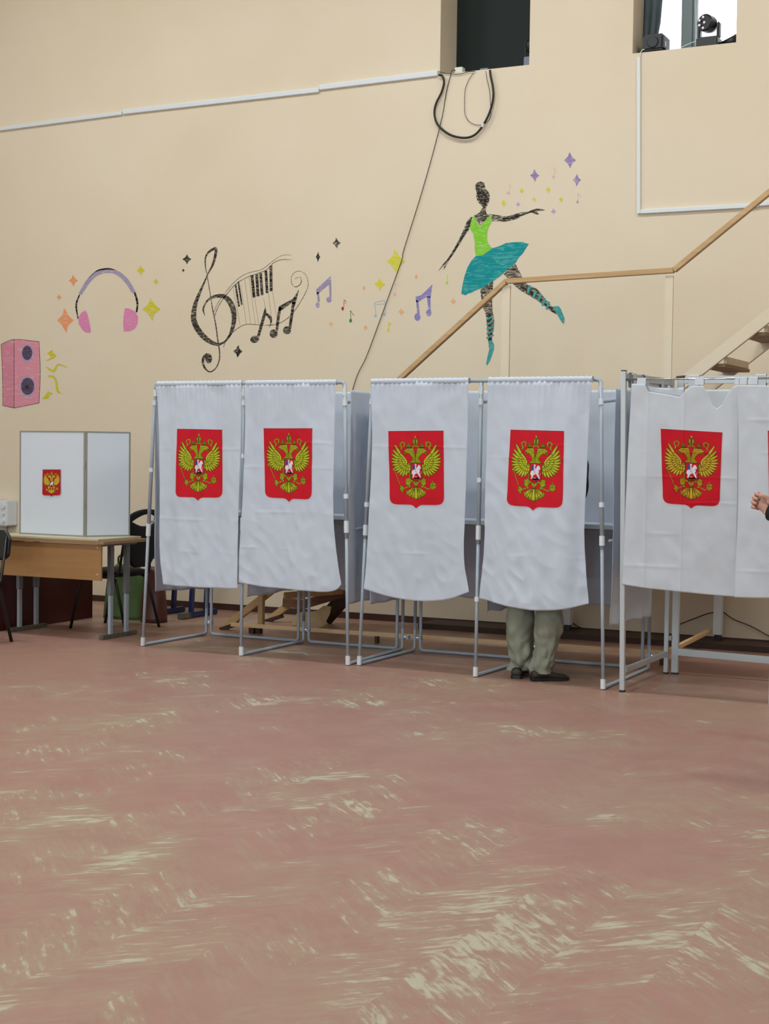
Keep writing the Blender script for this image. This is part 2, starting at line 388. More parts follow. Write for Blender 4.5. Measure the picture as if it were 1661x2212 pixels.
# ------------------------------------------------------------------ wall drawings (flat paint on the wall)
LAYER = [0]
def wpt(P, off=.0015): p = yy(P[0], P[1], WY); return (p.x, WY-off, p.z)
def tess(poly):
    """triangulated flat polygon"""
    P = [Vector(p) for p in poly]
    return P, [tuple(t) for t in tessellate_polygon([P])]
def ell(cx, cy, rx, ry, n=20, a0=0): return [(cx+rx*math.cos(2*PI*k/n)*math.cos(a0)-ry*math.sin(2*PI*k/n)*math.sin(a0), cy+rx*math.cos(2*PI*k/n)*math.sin(a0)+ry*math.sin(2*PI*k/n)*math.cos(a0)) for k in range(n)]
class Draw:
    """a painted motif: polygons in picture units (ox, oy, scale) put on the wall plane"""
    def __init__(s, ox=0, oy=0, sc_=1): s.ox, s.oy, s.s = ox, oy, sc_; s.m = MB()
    def T(s, p): return (s.ox+p[0]/s.s, s.oy+p[1]/s.s)
    def poly(s, pts, lay=1):
        V, Fs = tess([wpt(s.T(p), .0008+.0007*lay) for p in pts]); s.m.add(V, Fs); return s
    def stroke(s, pts, w=None, lay=1, n=5):
        """smooth tapered brush stroke; pts are (x, y) or (x, y, width)"""
        P = cat_rom([(p[0], p[1], (p[2] if len(p) > 2 else w)) for p in pts], n) if len(pts) > 2 else [Vector((p[0], p[1], p[2] if len(p) > 2 else w)) for p in pts]
        a, c = [], []
        for i, p in enumerate(P):
            d = P[min(i+1, len(P)-1)]-P[max(i-1, 0)]; d.z = 0; d.normalize(); nn = Vector((-d.y, d.x, 0)); h = max(p.z, 1)/2
            a.append(p+nn*h); c.append(p-nn*h)
        V = [wpt(s.T(p), .0008+.0007*lay) for p in a+c]; k = len(P)
        s.m.add(V, [(i, i+1, k+i+1, k+i) for i in range(k-1)]); return s
    def done(s, name, m, parent=None, label=None): return s.m.build(name, m, parent or wall, label=label)
def star_pts(cx, cy, rx, ry, sk=0):
    out = []
    for k in range(4):
        a = PI/2*k; tip = (cx+rx*math.cos(a)+sk*math.sin(a)*rx*.2, cy-ry*math.sin(a)); out.append(tip)
        for j in (1, 2, 3):
            t = j/4; b2 = a+PI/2*t; r = (1-.24*math.sin(PI*t))/(math.cos(PI/2*t)+math.sin(PI/2*t))
            out.append((cx+rx*r*math.cos(b2), cy-ry*r*math.sin(b2)))
    return out
CR = {}
def cr(name, col, cover=.8, **k):
    if name not in CR: CR[name] = crayon(name, col, cover, **k)
    return CR[name]
purple = cr('violet_crayon', (138, 122, 172), .78); lilacp = cr('lilac_crayon', (178, 156, 196), .8); yel = cr('yellow_crayon', (206, 198, 60), .8)
yel2 = cr('olive_yellow_crayon', (200, 188, 44), .82); peach = cr('peach_crayon', (228, 170, 128), .85); orange = cr('orange_crayon', (228, 148, 104), .86)
blackc = cr('black_crayon', (34, 30, 28), .86, scale=60); blacks = cr('black_paint', (22, 18, 18), .9); green_c = cr('lime_paint', (126, 196, 52), .85)
teal = cr('teal_crayon', (24, 138, 144), .72, base=(84, 168, 166), scale=22, ang=-.5); tealp = cr('pale_teal_crayon', (66, 150, 148), .8, base=(120, 184, 176))
pink = cr('pink_paint', (214, 140, 158), .95); pink2 = cr('rose_paint', (204, 130, 150), .95); pinkp = cr('magenta_paint', (212, 130, 170), .95)
greyc = cr('grey_crayon', (62, 56, 52), .74, scale=45); thin = cr('pencil_line', (110, 92, 74), .8); vio = cr('violet_grey_paint', (150, 138, 170), .9)
stars = [ # cx, cy, rx, ry, material, colour, where
 (1231, 346, 13, 18, purple, 'violet', 'largest, top right above the dancer\'s hand'), (1155, 379, 10, 14, purple, 'violet', 'left of the pink notes above the dancer\'s arm'),
 (1246, 389, 9, 14, purple, 'violet', 'rightmost star beyond the dancer\'s hand'), (1195.6, 457, 6, 7, lilacp, 'lilac', 'by the dancer\'s fingertips'), (1119, 441, 5, 6.5, lilacp, 'lilac', 'just above the dancer\'s forearm'),
 (1127, 412, 5, 7, yel, 'yellow', 'above the dancer\'s forearm'), (1184, 410, 6, 8, yel, 'yellow', 'topmost of the small yellow ones above the hand'), (1154, 431, 5, 6, yel, 'yellow', 'just above the dancer\'s wrist'),
 (1212, 431, 5, 6, yel, 'yellow', 'right of the dancer\'s hand'), (1088, 439, 6, 9, yel, 'yellow', 'nearest the dancer\'s neck'),
 (855, 565, 20, 27, yel, 'pale yellow', 'large, crossed by the hanging wire'), (820, 614, 12, 14, yel, 'pale yellow', 'left of the hanging wire above the blue note'),
 (786, 622, 4.5, 6, peach, 'peach', 'small, left of the pale yellow star'), (899, 598, 5, 7, peach, 'peach', 'above the violet double note'), (867, 673.5, 7, 8.5, peach, 'peach', 'left of the violet double note'),
 (979, 651, 6.5, 7.5, peach, 'peach', 'left of the teal skirt'), (714.6, 700, 5.5, 7, peach, 'peach', 'below the grey-violet double note'), (789.6, 708, 5.5, 7, peach, 'peach', 'below the green note'),
 (404, 560, 10, 11, blackc, 'black', 'left of the treble clef top'), (396, 584, 3.5, 4, blackc, 'tiny black', 'under the black star left of the clef'), (687, 555, 5, 12, blackc, 'slim black', 'above the grey-violet note'),
 (727, 525, 9, 12, greyc, 'grey-black', 'topmost, right of the keyboard'), (514, 759, 10, 14, blackc, 'black', 'below the treble clef'),
 (158.5, 606, 10, 13, orange, 'orange', 'beside the headband of the headphones'), (127.7, 642, 5.5, 7, orange, 'small orange', 'left of the headphones'), (141, 692, 18, 27, orange, 'large orange', 'left of the pink earpiece'),
 (304, 584, 9, 11, yel2, 'yellow', 'right of the headband'), (337, 608.6, 6.5, 7, yel2, 'small yellow', 'far right of the headband'), (327, 668, 20, 25, yel2, 'large yellow', 'right of the headphones')]
for cx, cy, rx, ry, m_, col, wh in stars:
    Draw().poly(star_pts(cx, cy, rx, ry, random.uniform(-1, 1))).done('painted_star', m_, label='%s four-pointed star, %s' % (col, wh))
# dancer
BA = lambda: Draw(930, 310, 4.514)
dn = BA()
dn.poly([(435,430),(440,395),(465,375),(495,370),(520,380),(530,405),(535,440),(565,470),(578,510),(572,560),(555,600),(540,628),(515,622),(490,600),(460,565),(445,520),(450,475)])
dn.poly([(515,620),(540,626),(540,660),(550,690),(592,690),(585,702),(480,800),(462,770),(430,722),(425,702),(455,688),(480,672),(490,648)])
dn.poly([(415,712),(385,722),(355,760),(330,820),(300,890),(265,960),(225,1030),(185,1095),(160,1135),(130,1165),(100,1205),(72,1248),(108,1214),(135,1180),(128,1235),(145,1205),(165,1165),(190,1125),(235,1060),(290,960),(340,890),(375,840),(388,800),(402,740)])
dn.poly([(590,690),(640,695),(700,708),(760,705),(820,690),(880,672),(950,665),(985,650),(1030,635),(1080,638),(1120,650),(1080,656),(1050,658),(1035,668),(1060,690),(1040,693),(1005,682),(985,672),(940,685),(890,705),(840,735),(780,752),(720,762),(650,757),(600,760)])
dn.poly([(485,1430),(540,1385),(610,1340),(608,1450),(600,1530),(605,1640),(622,1720),(618,1800),(602,1870),(600,1930),(560,1930),(555,1840),(550,1760),(540,1680),(530,1640),(500,1580),(495,1510)])
dn.poly([(715,1275),(770,1205),(830,1175),(855,1225),(885,1280),(910,1350),(960,1380),(1040,1420),(1100,1490),(1140,1540),(1180,1580),(1220,1620),(1228,1668),(1180,1640),(1120,1590),(1050,1535),(960,1480),(880,1435),(820,1385),(760,1320)])
root = dn.done('painted_ballerina', greyc, label='charcoal ballerina drawn from behind in lime top and teal skirt')
d = BA(); d.stroke([(500,380,30),(455,430,26),(510,520,90),(525,600,40)], lay=1.3); d.stroke([(395,750,26),(330,880,22),(210,1080,16),(120,1190,10)], lay=1.3); d.stroke([(700,735,16),(830,715,18),(980,665,14),(1060,645,8)], lay=1.3); d.stroke([(880,1400,24),(1000,1470,30),(1110,1560,28),(1200,1640,18)], lay=1.3); d.stroke([(575,1660,24),(590,1760,34),(580,1880,22),(575,1990,14)], lay=1.3)
d.done('dark_shading', blackc, root)
d = BA(); d.poly([(408,720),(430,705),(440,745),(480,815),(520,765),(585,698),(600,760),(575,800),(555,850),(550,920),(560,970),(600,1020),(570,1050),(510,1095),(440,1098),(432,1040),(430,950),(415,880),(385,830),(390,780)], 2); d.done('bodice', green_c, root)
d = BA(); d.poly([(600,1022),(660,1005),(740,970),(820,962),(900,962),(958,980),(930,1020),(900,1070),(860,1110),(830,1165),(770,1210),(700,1275),(620,1335),(560,1375),(500,1410),(440,1430),(400,1455),(370,1460),(340,1478),(300,1465),(310,1390),(330,1300),(360,1210),(400,1140),(440,1100),(510,1090)], 2.4); d.done('skirt', teal, root)
d = BA(); d.poly([(562,1925),(600,1920),(620,1960),(618,2010),(600,2060),(580,2120),(550,2165),(542,2150),(555,2080),(575,2000)], 2); d.poly([(1185,1590),(1250,1585),(1272,1615),(1290,1660),(1308,1710),(1300,1762),(1275,1735),(1240,1675),(1215,1630)], 2)
for y in (1700, 1748, 1796, 1842, 1884): d.stroke([(545,y+14,15),(580,y,15),(616,y-20,15)], lay=2)
for x, y in ((955,1420),(1010,1470),(1060,1500),(1100,1545),(1140,1580)): d.stroke([(x-8,y+38,22),(x+4,y,24),(x+14,y-38,22)], lay=2)
d.done('ballet_shoes', tealp, root)
# little notes
def note(name, ox, oy, s, hx, hy, rx, ry, stem, flag, m_, label, w=5):
    d = Draw(ox, oy, s); d.poly(ell(hx, hy, rx, ry)); d.stroke(stem, w)
    if flag: d.stroke(flag, w)
    d.done(name, m_, label=label)
MIDZ = (660, 520, 4.885)
note('painted_note', *MIDZ, 392, 717, 13, 20, [(403,700),(407,622)], [(407,622),(425,640),(418,665)], cr('red_crayon', (176, 46, 48), .9), 'small dark red music note')
note('painted_note', *MIDZ, 476, 845, 14, 22, [(480,825),(474,737)], [(474,737),(492,765),(510,788)], cr('green_crayon', (62, 122, 48), .9), 'small dark green music note', 6)
note('painted_note', *MIDZ, 942, 568, 17, 20, [(957,550),(950,455)], [(950,455),(975,465),(988,490)], cr('rose_crayon', (218, 172, 170), .85), 'faint pink music note crossed by the hanging wire', 3)
note('painted_note', *MIDZ, 1492, 445, 13, 18, [(1497,430),(1496,360)], None, cr('lime_crayon', (170, 206, 80), .85), 'lime green note under the dancer\'s lower hand', 6)
d = Draw(*MIDZ); d.poly(ell(875, 943, 16, 26)); d.poly([(872,912),(875,852),(908,882),(886,890),(885,914)]); d.done('painted_note', yel, label='pale yellow-green note below the blue note')
BZ = (930, 310, 4.514)
note('painted_note', *BZ, 758, 485, 17, 15, [(770,475),(768,395)], [(768,395),(785,410),(790,435)], CR['rose_crayon'], 'faint pink note just right of the dancer\'s head', 3)
note('painted_note', *BZ, 1197, 326, 15, 14, [(1212,320),(1200,238)], [(1200,238),(1220,255),(1230,280)], CR['rose_crayon'], 'faint pink note between the upper violet stars', 3)
note('painted_note', *BZ, 1432, 572, 13, 13, [(1440,565),(1436,485)], [(1436,485),(1455,500),(1468,525)], lilacp, 'small lilac note at the far right of the stars', 3)
d = Draw(*MIDZ); d.poly([(112,515),(265,372),(272,440),(150,545),(120,572)]); d.poly([(118,540),(142,545),(152,645),(130,645)]); d.poly([(247,460),(272,448),(272,612),(255,605)]); d.poly(ell(128,678,20,30), 1.4); d.poly(ell(247,622,27,30), 1.4)
d.done('painted_double_note', vio, label='grey-violet double note right of the keyboard scroll')
d = Draw(*MIDZ); d.poly([(1158,592),(1220,575),(1290,510),(1340,458),(1325,560),(1318,602),(1270,595),(1190,645),(1170,650)]); d.poly([(1165,620),(1192,640),(1205,770),(1180,775)]); d.poly([(1280,590),(1318,590),(1322,755),(1300,752)]); d.poly(ell(1180,805,32,40), 1.4); d.poly(ell(1300,762,28,36), 1.4)
d.done('painted_double_note', cr('blue_violet_paint', (138, 128, 182), .95), label='large blue-violet double note left of the dancer')
d = Draw(*MIDZ)
for a in ([(728,655),(780,638),(835,632)], [(735,678),(832,664)], [(728,655),(745,790)], [(835,632),(846,770)]): d.stroke(a, 6)
d.poly(ell(736,792,15,11)); d.poly(ell(830,778,14,16)); d.done('painted_double_note', cr('sky_crayon', (146, 182, 202), .9), label='outlined pale blue double note left of the wire')
# clef and keyboard scroll
CZm = lambda: Draw(360, 510, 4.1525)
d = CZm()
d.stroke([(363,345,6),(348,270,9),(350,190,13),(382,140,18),(440,112,26),(436,180,24),(412,260,20),(375,330,11),(340,410,14),(300,500,24),(258,610,36),(242,720,48),(260,800,50),(312,880,50),(380,940,42),(450,970,28),(510,955,16),(560,900,20),(592,820,34),(605,740,42),(595,650,50),(560,580,48),(510,540,38),(440,540,28),(380,565,18),(345,610,14),(328,660,14),(345,715,3)])
d.stroke([(363,350,6),(385,480,6),(410,640,8),(440,790,10),(460,940,11),(475,1040,10),(470,1120,10),(440,1185,9),(390,1218,10),(345,1185,17),(325,1130,22),(338,1085,30),(370,1062,34)], lay=1.3); d.poly(ell(378,1098,30,44), 1.6)
d.done('painted_treble_clef', cr('charcoal_crayon', (46, 40, 36), .78, scale=50), label='large charcoal treble clef')
d = CZm()
d.stroke([(425,730,8),(470,620,6),(540,520,6),(620,430,6),(720,370,6),(830,330,6),(900,300,6),(960,240,5),(1030,212,5),(1125,212,3)])
d.stroke([(415,700,4),(460,600,4),(530,500,4),(620,400,4),(720,335,4),(850,300,4),(920,250,4),(1000,190,3),(1060,168,3),(1120,172,2)])
d.stroke([(510,1000,4),(540,920,6),(620,840,6),(700,795,5),(780,792,5),(900,800,6),(1000,785,7),(1080,740,6),(1140,680,5),(1200,590,5),(1250,500,5),(1270,430,5),(1250,350,4),(1200,315,4),(1150,325,4),(1118,370,4),(1125,430,5),(1160,455,8),(1200,430,8),(1208,390,6),(1190,365,4),(1150,385,3)])
ks = d.done('painted_keyboard', thin, label='curling piano keyboard scroll in pencil and charcoal')
d = CZm()
for a, c, w in (((765,350),(785,550),26),((808,338),(820,540),26),((843,330),(857,530),24),((890,310),(902,510),24),((935,266),(938,495),26),((617,430),(650,632),17),((643,410),(675,618),15)): d.stroke([a, c], w, 1.4)
d.done('black_keys', cr('ink', (26, 22, 22), .8, scale=60), ks)
d = CZm()
for a, c in (((598,470),(660,800)),((665,440),(715,790)),((700,385),(755,790)),((738,360),(795,790)),((790,560),(828,790)),((870,560),(895,700)),((915,515),(942,740)),((950,500),(985,720))): d.stroke([a, c], 3)
d.done('white_keys', cr('faint_pencil', (160, 138, 110), .9), ks)
d = CZm(); d.poly(ell(790,925,40,32, a0=-.3)); d.stroke([(822,900,24),(850,800,26),(880,690,24),(886,640,3)]); d.stroke([(886,690,20),(930,735,26),(936,775,12),(922,820,2)], lay=1.3)
d.done('painted_note', CR['charcoal_crayon'], label='charcoal quaver below the keyboard')
d = CZm(); d.poly([(1005,630),(1130,565),(1190,475),(1165,570),(1152,622),(1120,600),(1032,665),(1008,682)]); d.stroke([(1018,640,25),(1000,740,25),(988,850,24)]); d.stroke([(1140,590,26),(1122,710,26),(1105,830,24)]); d.poly(ell(960,875,36,38), 1.4); d.poly(ell(1080,845,36,36), 1.4)
d.done('painted_double_note', CR['charcoal_crayon'], label='charcoal double note below the keyboard scroll')
# headphones
HZ = lambda: Draw(0, 540, 4.371)
d = HZ(); d.stroke([(757,417,32),(830,300,40),(910,225,40),(1010,197,38),(1100,212,40),(1190,285,42),(1265,400,36)]); hp = d.done('painted_headphones', cr('grey_violet', (156, 144, 172), .95), label='drawn headphones, violet band and pink earpieces')
d = HZ(); d.stroke([(752,420,12),(720,520,17),(738,650,10)], lay=.8); d.stroke([(1272,400,18),(1298,500,20),(1290,588,14)], lay=.8); d.stroke([(840,262,4),(920,196,12),(1020,178,15),(1090,188,5)], lay=1.5); d.done('wire_arms', blacks, hp)
d = HZ(); d.poly([(740,640),(765,595),(805,570),(825,600),(845,680),(860,770),(850,782),(810,780),(775,750),(745,700)], 1.4); d.poly([(1180,550),(1220,552),(1275,580),(1305,630),(1300,700),(1265,750),(1215,770),(1168,768),(1163,680),(1170,600)], 1.4); d.done('earpieces', pinkp, hp)
# loudspeaker drawing
d = HZ(); d.poly([(135,845),(370,865),(378,1000),(380,1300),(370,1445),(135,1492)]); sp = d.done('painted_loudspeaker', pink, label='drawn pink loudspeaker box with two violet cones')
d = HZ(); d.poly([(12,890),(135,845),(135,1492),(28,1468),(25,1200)]); d.done('box_side', pink2, sp)
d = HZ(); d.poly(ell(258,978,62,90), 1.6); d.poly(ell(258,1290,74,106), 1.6); d.done('cone_rims', cr('rim_lilac', (176, 150, 178), .95), sp)
d = HZ(); d.poly(ell(258,972,48,68), 2.4); d.poly(ell(262,1287,62,82), 2.4); d.done('cones', cr('dark_violet', (78, 66, 88), .74, base=(120, 104, 130), scale=70), sp)
d = HZ(); d.poly(ell(262,1293,16,18), 3.2)
for a in ([(12,890),(135,845),(370,865)], [(135,845),(135,1492)], [(28,1468),(135,1492)], [(370,865),(380,1150),(370,1445)], [(12,890),(25,1200),(28,1468)], [(370,1445),(135,1492)]): d.stroke(a, 4, 1.6)
d.done('outlines', blacks, sp)
SQ = [([('p', [(445,975),(495,940),(500,970),(535,1000),(510,1022),(425,1052),(482,1012)])], 'topmost'), ([('s', [(430,1100,8),(505,1143,22),(550,1082,16),(640,1110,4)])], 'second from the top'),
      ([('s', [(455,1190,14),(510,1200,20),(535,1260,22),(545,1330,22),(582,1356,6)])], 'long and curved, third from the top'), ([('p', [(400,1405),(455,1335),(500,1355),(470,1370),(455,1405)])], 'lowest')]
for parts_, wh in SQ:
    d = HZ()
    for k_, p_ in parts_: (d.poly(p_) if k_ == 'p' else d.stroke(p_))
    d.done('painted_sound_mark', yel2, label='yellow zigzag beside the pink loudspeaker, %s' % wh)

# ------------------------------------------------------------------ trunking and cables on the wall
def trunk(p, q, hpx, label, name='cable_trunking'):
    a = yy(*p, WY); c = yy(*q, WY); h = .038 if hpx is None else hpx
    m_ = MB(); m_.beam((a.x, WY-.011, a.z), (c.x, WY-.011, c.z), h, .022, (0, 1, 0))
    root = thing(name, label, 'cable trunking', (0, 0, 0))
    m_.build('channel', M['trunk'], root, bevel=.002)
    d_ = (c-a).normalized(); sdn = Vector((0, 1, 0)).cross(d_)*h*.30
    l_ = MB()
    l_.beam((a.x, WY-.0228, a.z), (c.x, WY-.0228, c.z), h*.8, .0025, (0, 1, 0)); l_.build('cover', M['collar'], root)
trunk((-30, 284), (266, 245), .034, 'white cable trunking at upper left, lowest and thinnest piece')
trunk((268, 243), (691, 195), .042, 'long white cable trunking, middle piece of the rising line')
trunk((692, 190), (947, 159), .044, 'white cable trunking ending at the dark window')
trunk((1381, 125), (1381, 462), .026, 'vertical white cable trunking below the bright window')
trunk((1385, 458), (1639, 444), .032, 'horizontal white trunking from the foot of the vertical piece')
trunk((1641, 441), (1700, 436), .036, 'short white trunking piece at the right edge')
CO = (880, 0, 5.19)
def cab(pts, r, name, label, m_=None, o=CO, cat='cable', Y=WY-.02, parent=None, n=6):
    P = [yy(o[0]+p[0]/o[2], o[1]+p[1]/o[2], Y) for p in pts]; m = MB().tube(cat_rom(P, n), r, 8)
    ob = m.build(name, m_ or M['cable'], parent, smooth=True); 
    if not parent: tag(ob, label, cat)
    return ob
ck = cab([(352,838),(388,850),(402,880),(410,930),(380,1040),(322,1160),(302,1270),(330,1380),(400,1460),(500,1520),(620,1545),(720,1530),(800,1470),(880,1350),(935,1220),(963,1080),(955,960),(932,850),(925,785)], .0095, 'thick_cable', 'thick black cable hanging in a loop below the dark window', Y=WY-.03)
cab([(836,1425),(855,1385)], .0125, 'tape', None, M['collar'], parent=ck, Y=WY-.03)
cab([(742,815),(690,890),(648,1000),(640,1150),(645,1280),(690,1360),(760,1397),(832,1402)], .0022, 'thin_cable', 'thin black cable making the inner left loop under the window', Y=WY-.012)
cab([(880,797),(890,880),(918,1000),(930,1150),(935,1260),(925,1330),(885,1372),(862,1390)], .0025, 'thin_cable', 'thin black cable running beside the thick loop\'s right arm', Y=WY-.045)
cab([(350,803),(430,822),(540,832),(600,828),(680,805),(760,800)], .0028, 'thin_cable', 'thin black cable lying along the dark window\'s sill edge', Y=WY-.015)
cab([(540,792),(510,785),(492,810),(480,860),(440,1010),(400,1250),(360,1430),(300,1661),(235,1900),(120,2290),(-40,2800),(-70,2935),(-210,3320),(-370,3760),(-470,4020),(-560,4200),(-640,4450)], .003, 'hanging_wire', 'long thin black wire slanting down the wall from the dark window', Y=WY-.012)
# things on window sills
p = yy(1003, 152, WY+.06)
tag(MB().box((-5.27, WY+.02, WZ0+.003), (-5.20, WY+.08, WZ0+.05)).build('junction_box', M['whitep'], bevel=.004), 'small white box on the dark window\'s sill', 'junction box')
tag(MB().box((-5.06, WY+.06, WZ0+.002), (-4.99, WY+.10, WZ0+.03)).build('junction_box', M['lilac'], bevel=.003), 'small grey box in the middle of the dark window\'s sill', 'junction box')
t = thing('camera_unit', 'dark device standing in the lower right of the dark window', 'device', (-4.66, WY+.2, WZ0))
MB().box((-.05, -.05, 0), (.045, .04, .11)).build('base', M['lilac'], t, bevel=.006)
MB().ball((.0, -.02, .2), .045, .05, .06).build('head', M['black'], t, smooth=True)
MB().tube([(-.045, -.02, .1), (-.045, -.02, .24)], .008).build('bracket', M['black'], t)
# lamps on the bright window's sill
t = thing('stage_light', 'boxy black spotlight in the left of the bright window', 'stage light', (yy(1420, 90, WY+.12).x, WY+.12, WZ0+.0), .0)
MB().box((-.12, -.06, 0.0), (.1, .08, .02)).build('bracket', M['black'], t, bevel=.004)
MB().box((-.095, -.09, .02), (.075, .1, .145)).build('body', M['black'], t, bevel=.015)
MB().tube([(-.01, -.092, .08), (-.01, -.1, .08)], [.045, .04], 20).build('lens', M['blackvinyl'], t)
MB().box((.0751, -.05, .05), (.077, -.02, .09)).build('sticker', M['whitep'], t)
hx = yy(1532, 60, WY+.12).x
t = thing('moving_head_light', 'black moving head light with round cluster of clear lenses', 'stage light', (hx, WY+.12, WZ0))
MB().box((-.085, -.07, 0), (.085, .08, .085)).build('base', M['black'], t, bevel=.01)
for s_ in (-1, 1): MB().box((s_*.075-.012, -.03, .08), (s_*.075+.012, .03, .2)).build('arm', M['black'], t, bevel=.008)
hd = MB().tube([(-.02, -.075, .19), (-.018, -.07, .19), (0, .0, .19), (.005, .06, .185)], [.055, .066, .066, .045], 24).build('head', M['black'], t, smooth=False)
for k in range(8):
    a = 2*PI*k/7; rr = 0 if k == 7 else .042
    MB().ball((-.02+rr*math.cos(a), -.077, .19+rr*math.sin(a)), .0115, .006, .0115, 12, 8).build('lens', M['lens'], hd, smooth=True)
t = thing('stage_light', 'black lamp lying on its side at the right of the bright window', 'stage light', (yy(1575, 85, WY+.12).x+.03, WY+.14, WZ0))
MB().tube([(-.1, 0, .03), (-.02, 0, .05), (.03, 0, .07)], [.02, .032, .034], 18).build('body', M['black'], t, smooth=True)
MB().box((.02, -.02, 0), (.05, .02, .06)).build('foot', M['black'], t)
cab([(680,530),(740,500),(845,462),(890,470)], .003, 'white_cord', 'white cord looped beside the moving head light', M['cord'], (1340, 0, 5.175), 'cord', WY+.1)
cab([(836,0),(838,250),(838,440),(838,515)], .003, 'pull_cord', 'pale pull cord hanging down the mullion of the bright window', M['cord'], (1340, 0, 5.175), 'cord', WY+.1)
cab([(270,552),(245,560),(228,590),(222,645)], .004, 'white_cord', 'short white cord from the window sill into the vertical trunking', M['cord'], (1340, 0, 5.175), 'cord', WY-.012)

# ------------------------------------------------------------------ booths
YFR, YBK = 9.1, 9.98
def tube_part(pts, r, name, parent, m_='tube', n=12): return MB().tube(pts, r, n).build(name, M[m_], parent, smooth=True)
R_ = .0125
def sleeve(parent, p, d, r, h, name='collar'):
    p = Vector(p); d = Vector(d).normalized(); MB().tube([p-d*h/2, p+d*h/2], r, 14).build(name, M['collar'], parent, smooth=False)
def booth(label, fronts, backs, zt, cols, rodgap):
    """fronts: list of (x_top, x_bottom, y_bottom) for each front post; backs: list of x of side frames' back posts"""
    root = thing('voting_booth', label, 'voting booth', (fronts[0][1], YFR, 0))
    loc = Vector((fronts[0][1], YFR, 0))
    L_ = lambda p: Vector(p)-loc
    for i, ((xt, xb, yb), bx) in enumerate(zip(fronts, backs)):
        lo = Vector((xb, yb, R_)); hi = Vector((xt, YFR, zt-R_)); bk = Vector((bx, YBK, R_)); bt = Vector((bx, YBK, 1.87))
        mid = lo.lerp(hi, .45)
        tube_part([L_(p) for p in rounded([lo+(hi-lo)*.02, lo, lo.lerp(bk, .15)], .02)][:0] or [L_(lo), L_(mid)], .0115, 'front_post', root)
        tube_part([L_(mid), L_(hi)], .0135, 'front_post', root)
        tube_part([L_(p) for p in rounded([lo+(bk-lo)*.0, bk, bk+Vector((0, 0, .2))], .03)], .0115, 'bottom_rail', root)
        tube_part([L_(bk+Vector((0, 0, .15))), L_(bt)], .0115, 'back_post', root)
        tube_part([L_(Vector((xt, YFR, 1.775))), L_(Vector((bx, YBK, 1.85)))], .011, 'top_rail', root)
        sleeve(root, L_(lo+(hi-lo)*.012), hi-lo, .0165, .06, 'elbow')
        MB().ball(L_(lo+Vector((0, .006, .004))), .0165).build('elbow', M['collar'], root, smooth=True)
        for px, py, h in cols[i]:
            q = yy(px, py, YFR); k = (q.z-lo.z)/(hi.z-lo.z); sleeve(root, L_(lo.lerp(hi, k)), hi-lo, .0175, h)
        zz = .10; MB().ball(L_((bx+.022, YBK, zz)), .018, .018, .018).build('hinge_knob', M['chrome'], root, smooth=True)
        MB().box(L_((bx-.012, YBK-.014, zz-.012)), L_((bx+.055, YBK+.014, zz+.012))).build('hinge', M['tube'], root)
    # back frames between side frames
    for i in range(len(backs)-1):
        xa_, xb_ = backs[i]+.045, backs[i+1]-.045
        pts = [(xa_, YBK, 1.87), (xa_, YBK, R_), (xb_, YBK, R_), (xb_, YBK, 1.87)]
        tube_part([L_(p) for p in rounded(pts, .03)], .0115, 'back_frame', root)
        tube_part([L_((xa_, YBK, 1.865)), L_((xb_, YBK, 1.865))], .0115, 'back_top_rail', root)
    # front curtain rod with rounded ends
    a = Vector((fronts[0][0], YFR, zt)); c = Vector((fronts[-1][0], YFR, zt))
    zlo = Vector((0, 0, -.09))
    tube_part([L_(p) for p in rounded([a+zlo*.5, a, c, c+zlo*.5], .03)], .0135, 'curtain_rod', root)
    for (xt, xb, yb) in fronts: sleeve(root, L_((xt, YFR, zt-.065)), (0, 0, 1), .016, .05)
    return root
cols1 = [[(331,870,.035),(325,1015,.03),(319,1145,.09)], [(528,870,.035),(526,985,.03),(524,1132,.09)], [(747,870,.04),(750,1072,.03),(752,1138,.08)]]
cols2 = [[(802,868,.035),(796,1090,.03),(787,1145,.07)], [(1039,868,.04),(1036,1037,.03),(1033,1150,.09),(1032,1293,.03)], [(1297,868,.04),(1300,1090,.03),(1301,1167,.06)]]
A = booth('grey tube-framed double voting booth beside the table at left', [(-6.425, -6.57, 9.17), (-5.679, -5.68, 9.1), (-4.881, -4.82, 9.08)], [-6.55, -5.68, -4.85], 1.912, cols1, 0)
B = booth('grey tube-framed double voting booth in the middle of the row', [(-4.67, -4.755, 9.12), (-3.882, -3.87, 9.05), (-3.078, -2.985, 8.98)], [-4.75, -3.84, -3.0], 1.914, cols2, 0)
# shelves inside the booths
for xa_, xb_, par, nm in ((-6.5, -5.73, A, 'left'), (-5.63, -4.9, A, 'right'), (-4.7, -3.9, B, 'left'), (-3.79, -3.05, B, 'right')):
    lx = par.location
    sh = MB().box((xa_-lx.x, 9.62-lx.y, .955), (xb_-lx.x, 9.96-lx.y, .985)).build('writing_shelf', M['white'], par, bevel=.003)
    MB().box((xa_-lx.x, 9.63-lx.y, .915), (xb_-lx.x, 9.645-lx.y, .954)).build('shelf_apron', M['frame'], sh)
# side struts at shelf height seen at the left
tube_part([Vector((-6.50, 9.14, .915))-A.location, Vector((-6.54, YBK, .93))-A.location], .0085, 'shelf_strut', A)
tube_part([Vector((-4.86, 9.14, .915))-A.location, Vector((-4.86, YBK, .93))-A.location], .0085, 'shelf_strut', A)
tube_part([Vector((-4.72, 9.14, .925))-B.location, Vector((-4.75, YBK, .93))-B.location], .0085, 'shelf_strut', B)
tube_part([Vector((-2.99, 9.06, .915))-B.location, Vector((-2.99, YBK, .93))-B.location], .0085, 'shelf_strut', B)

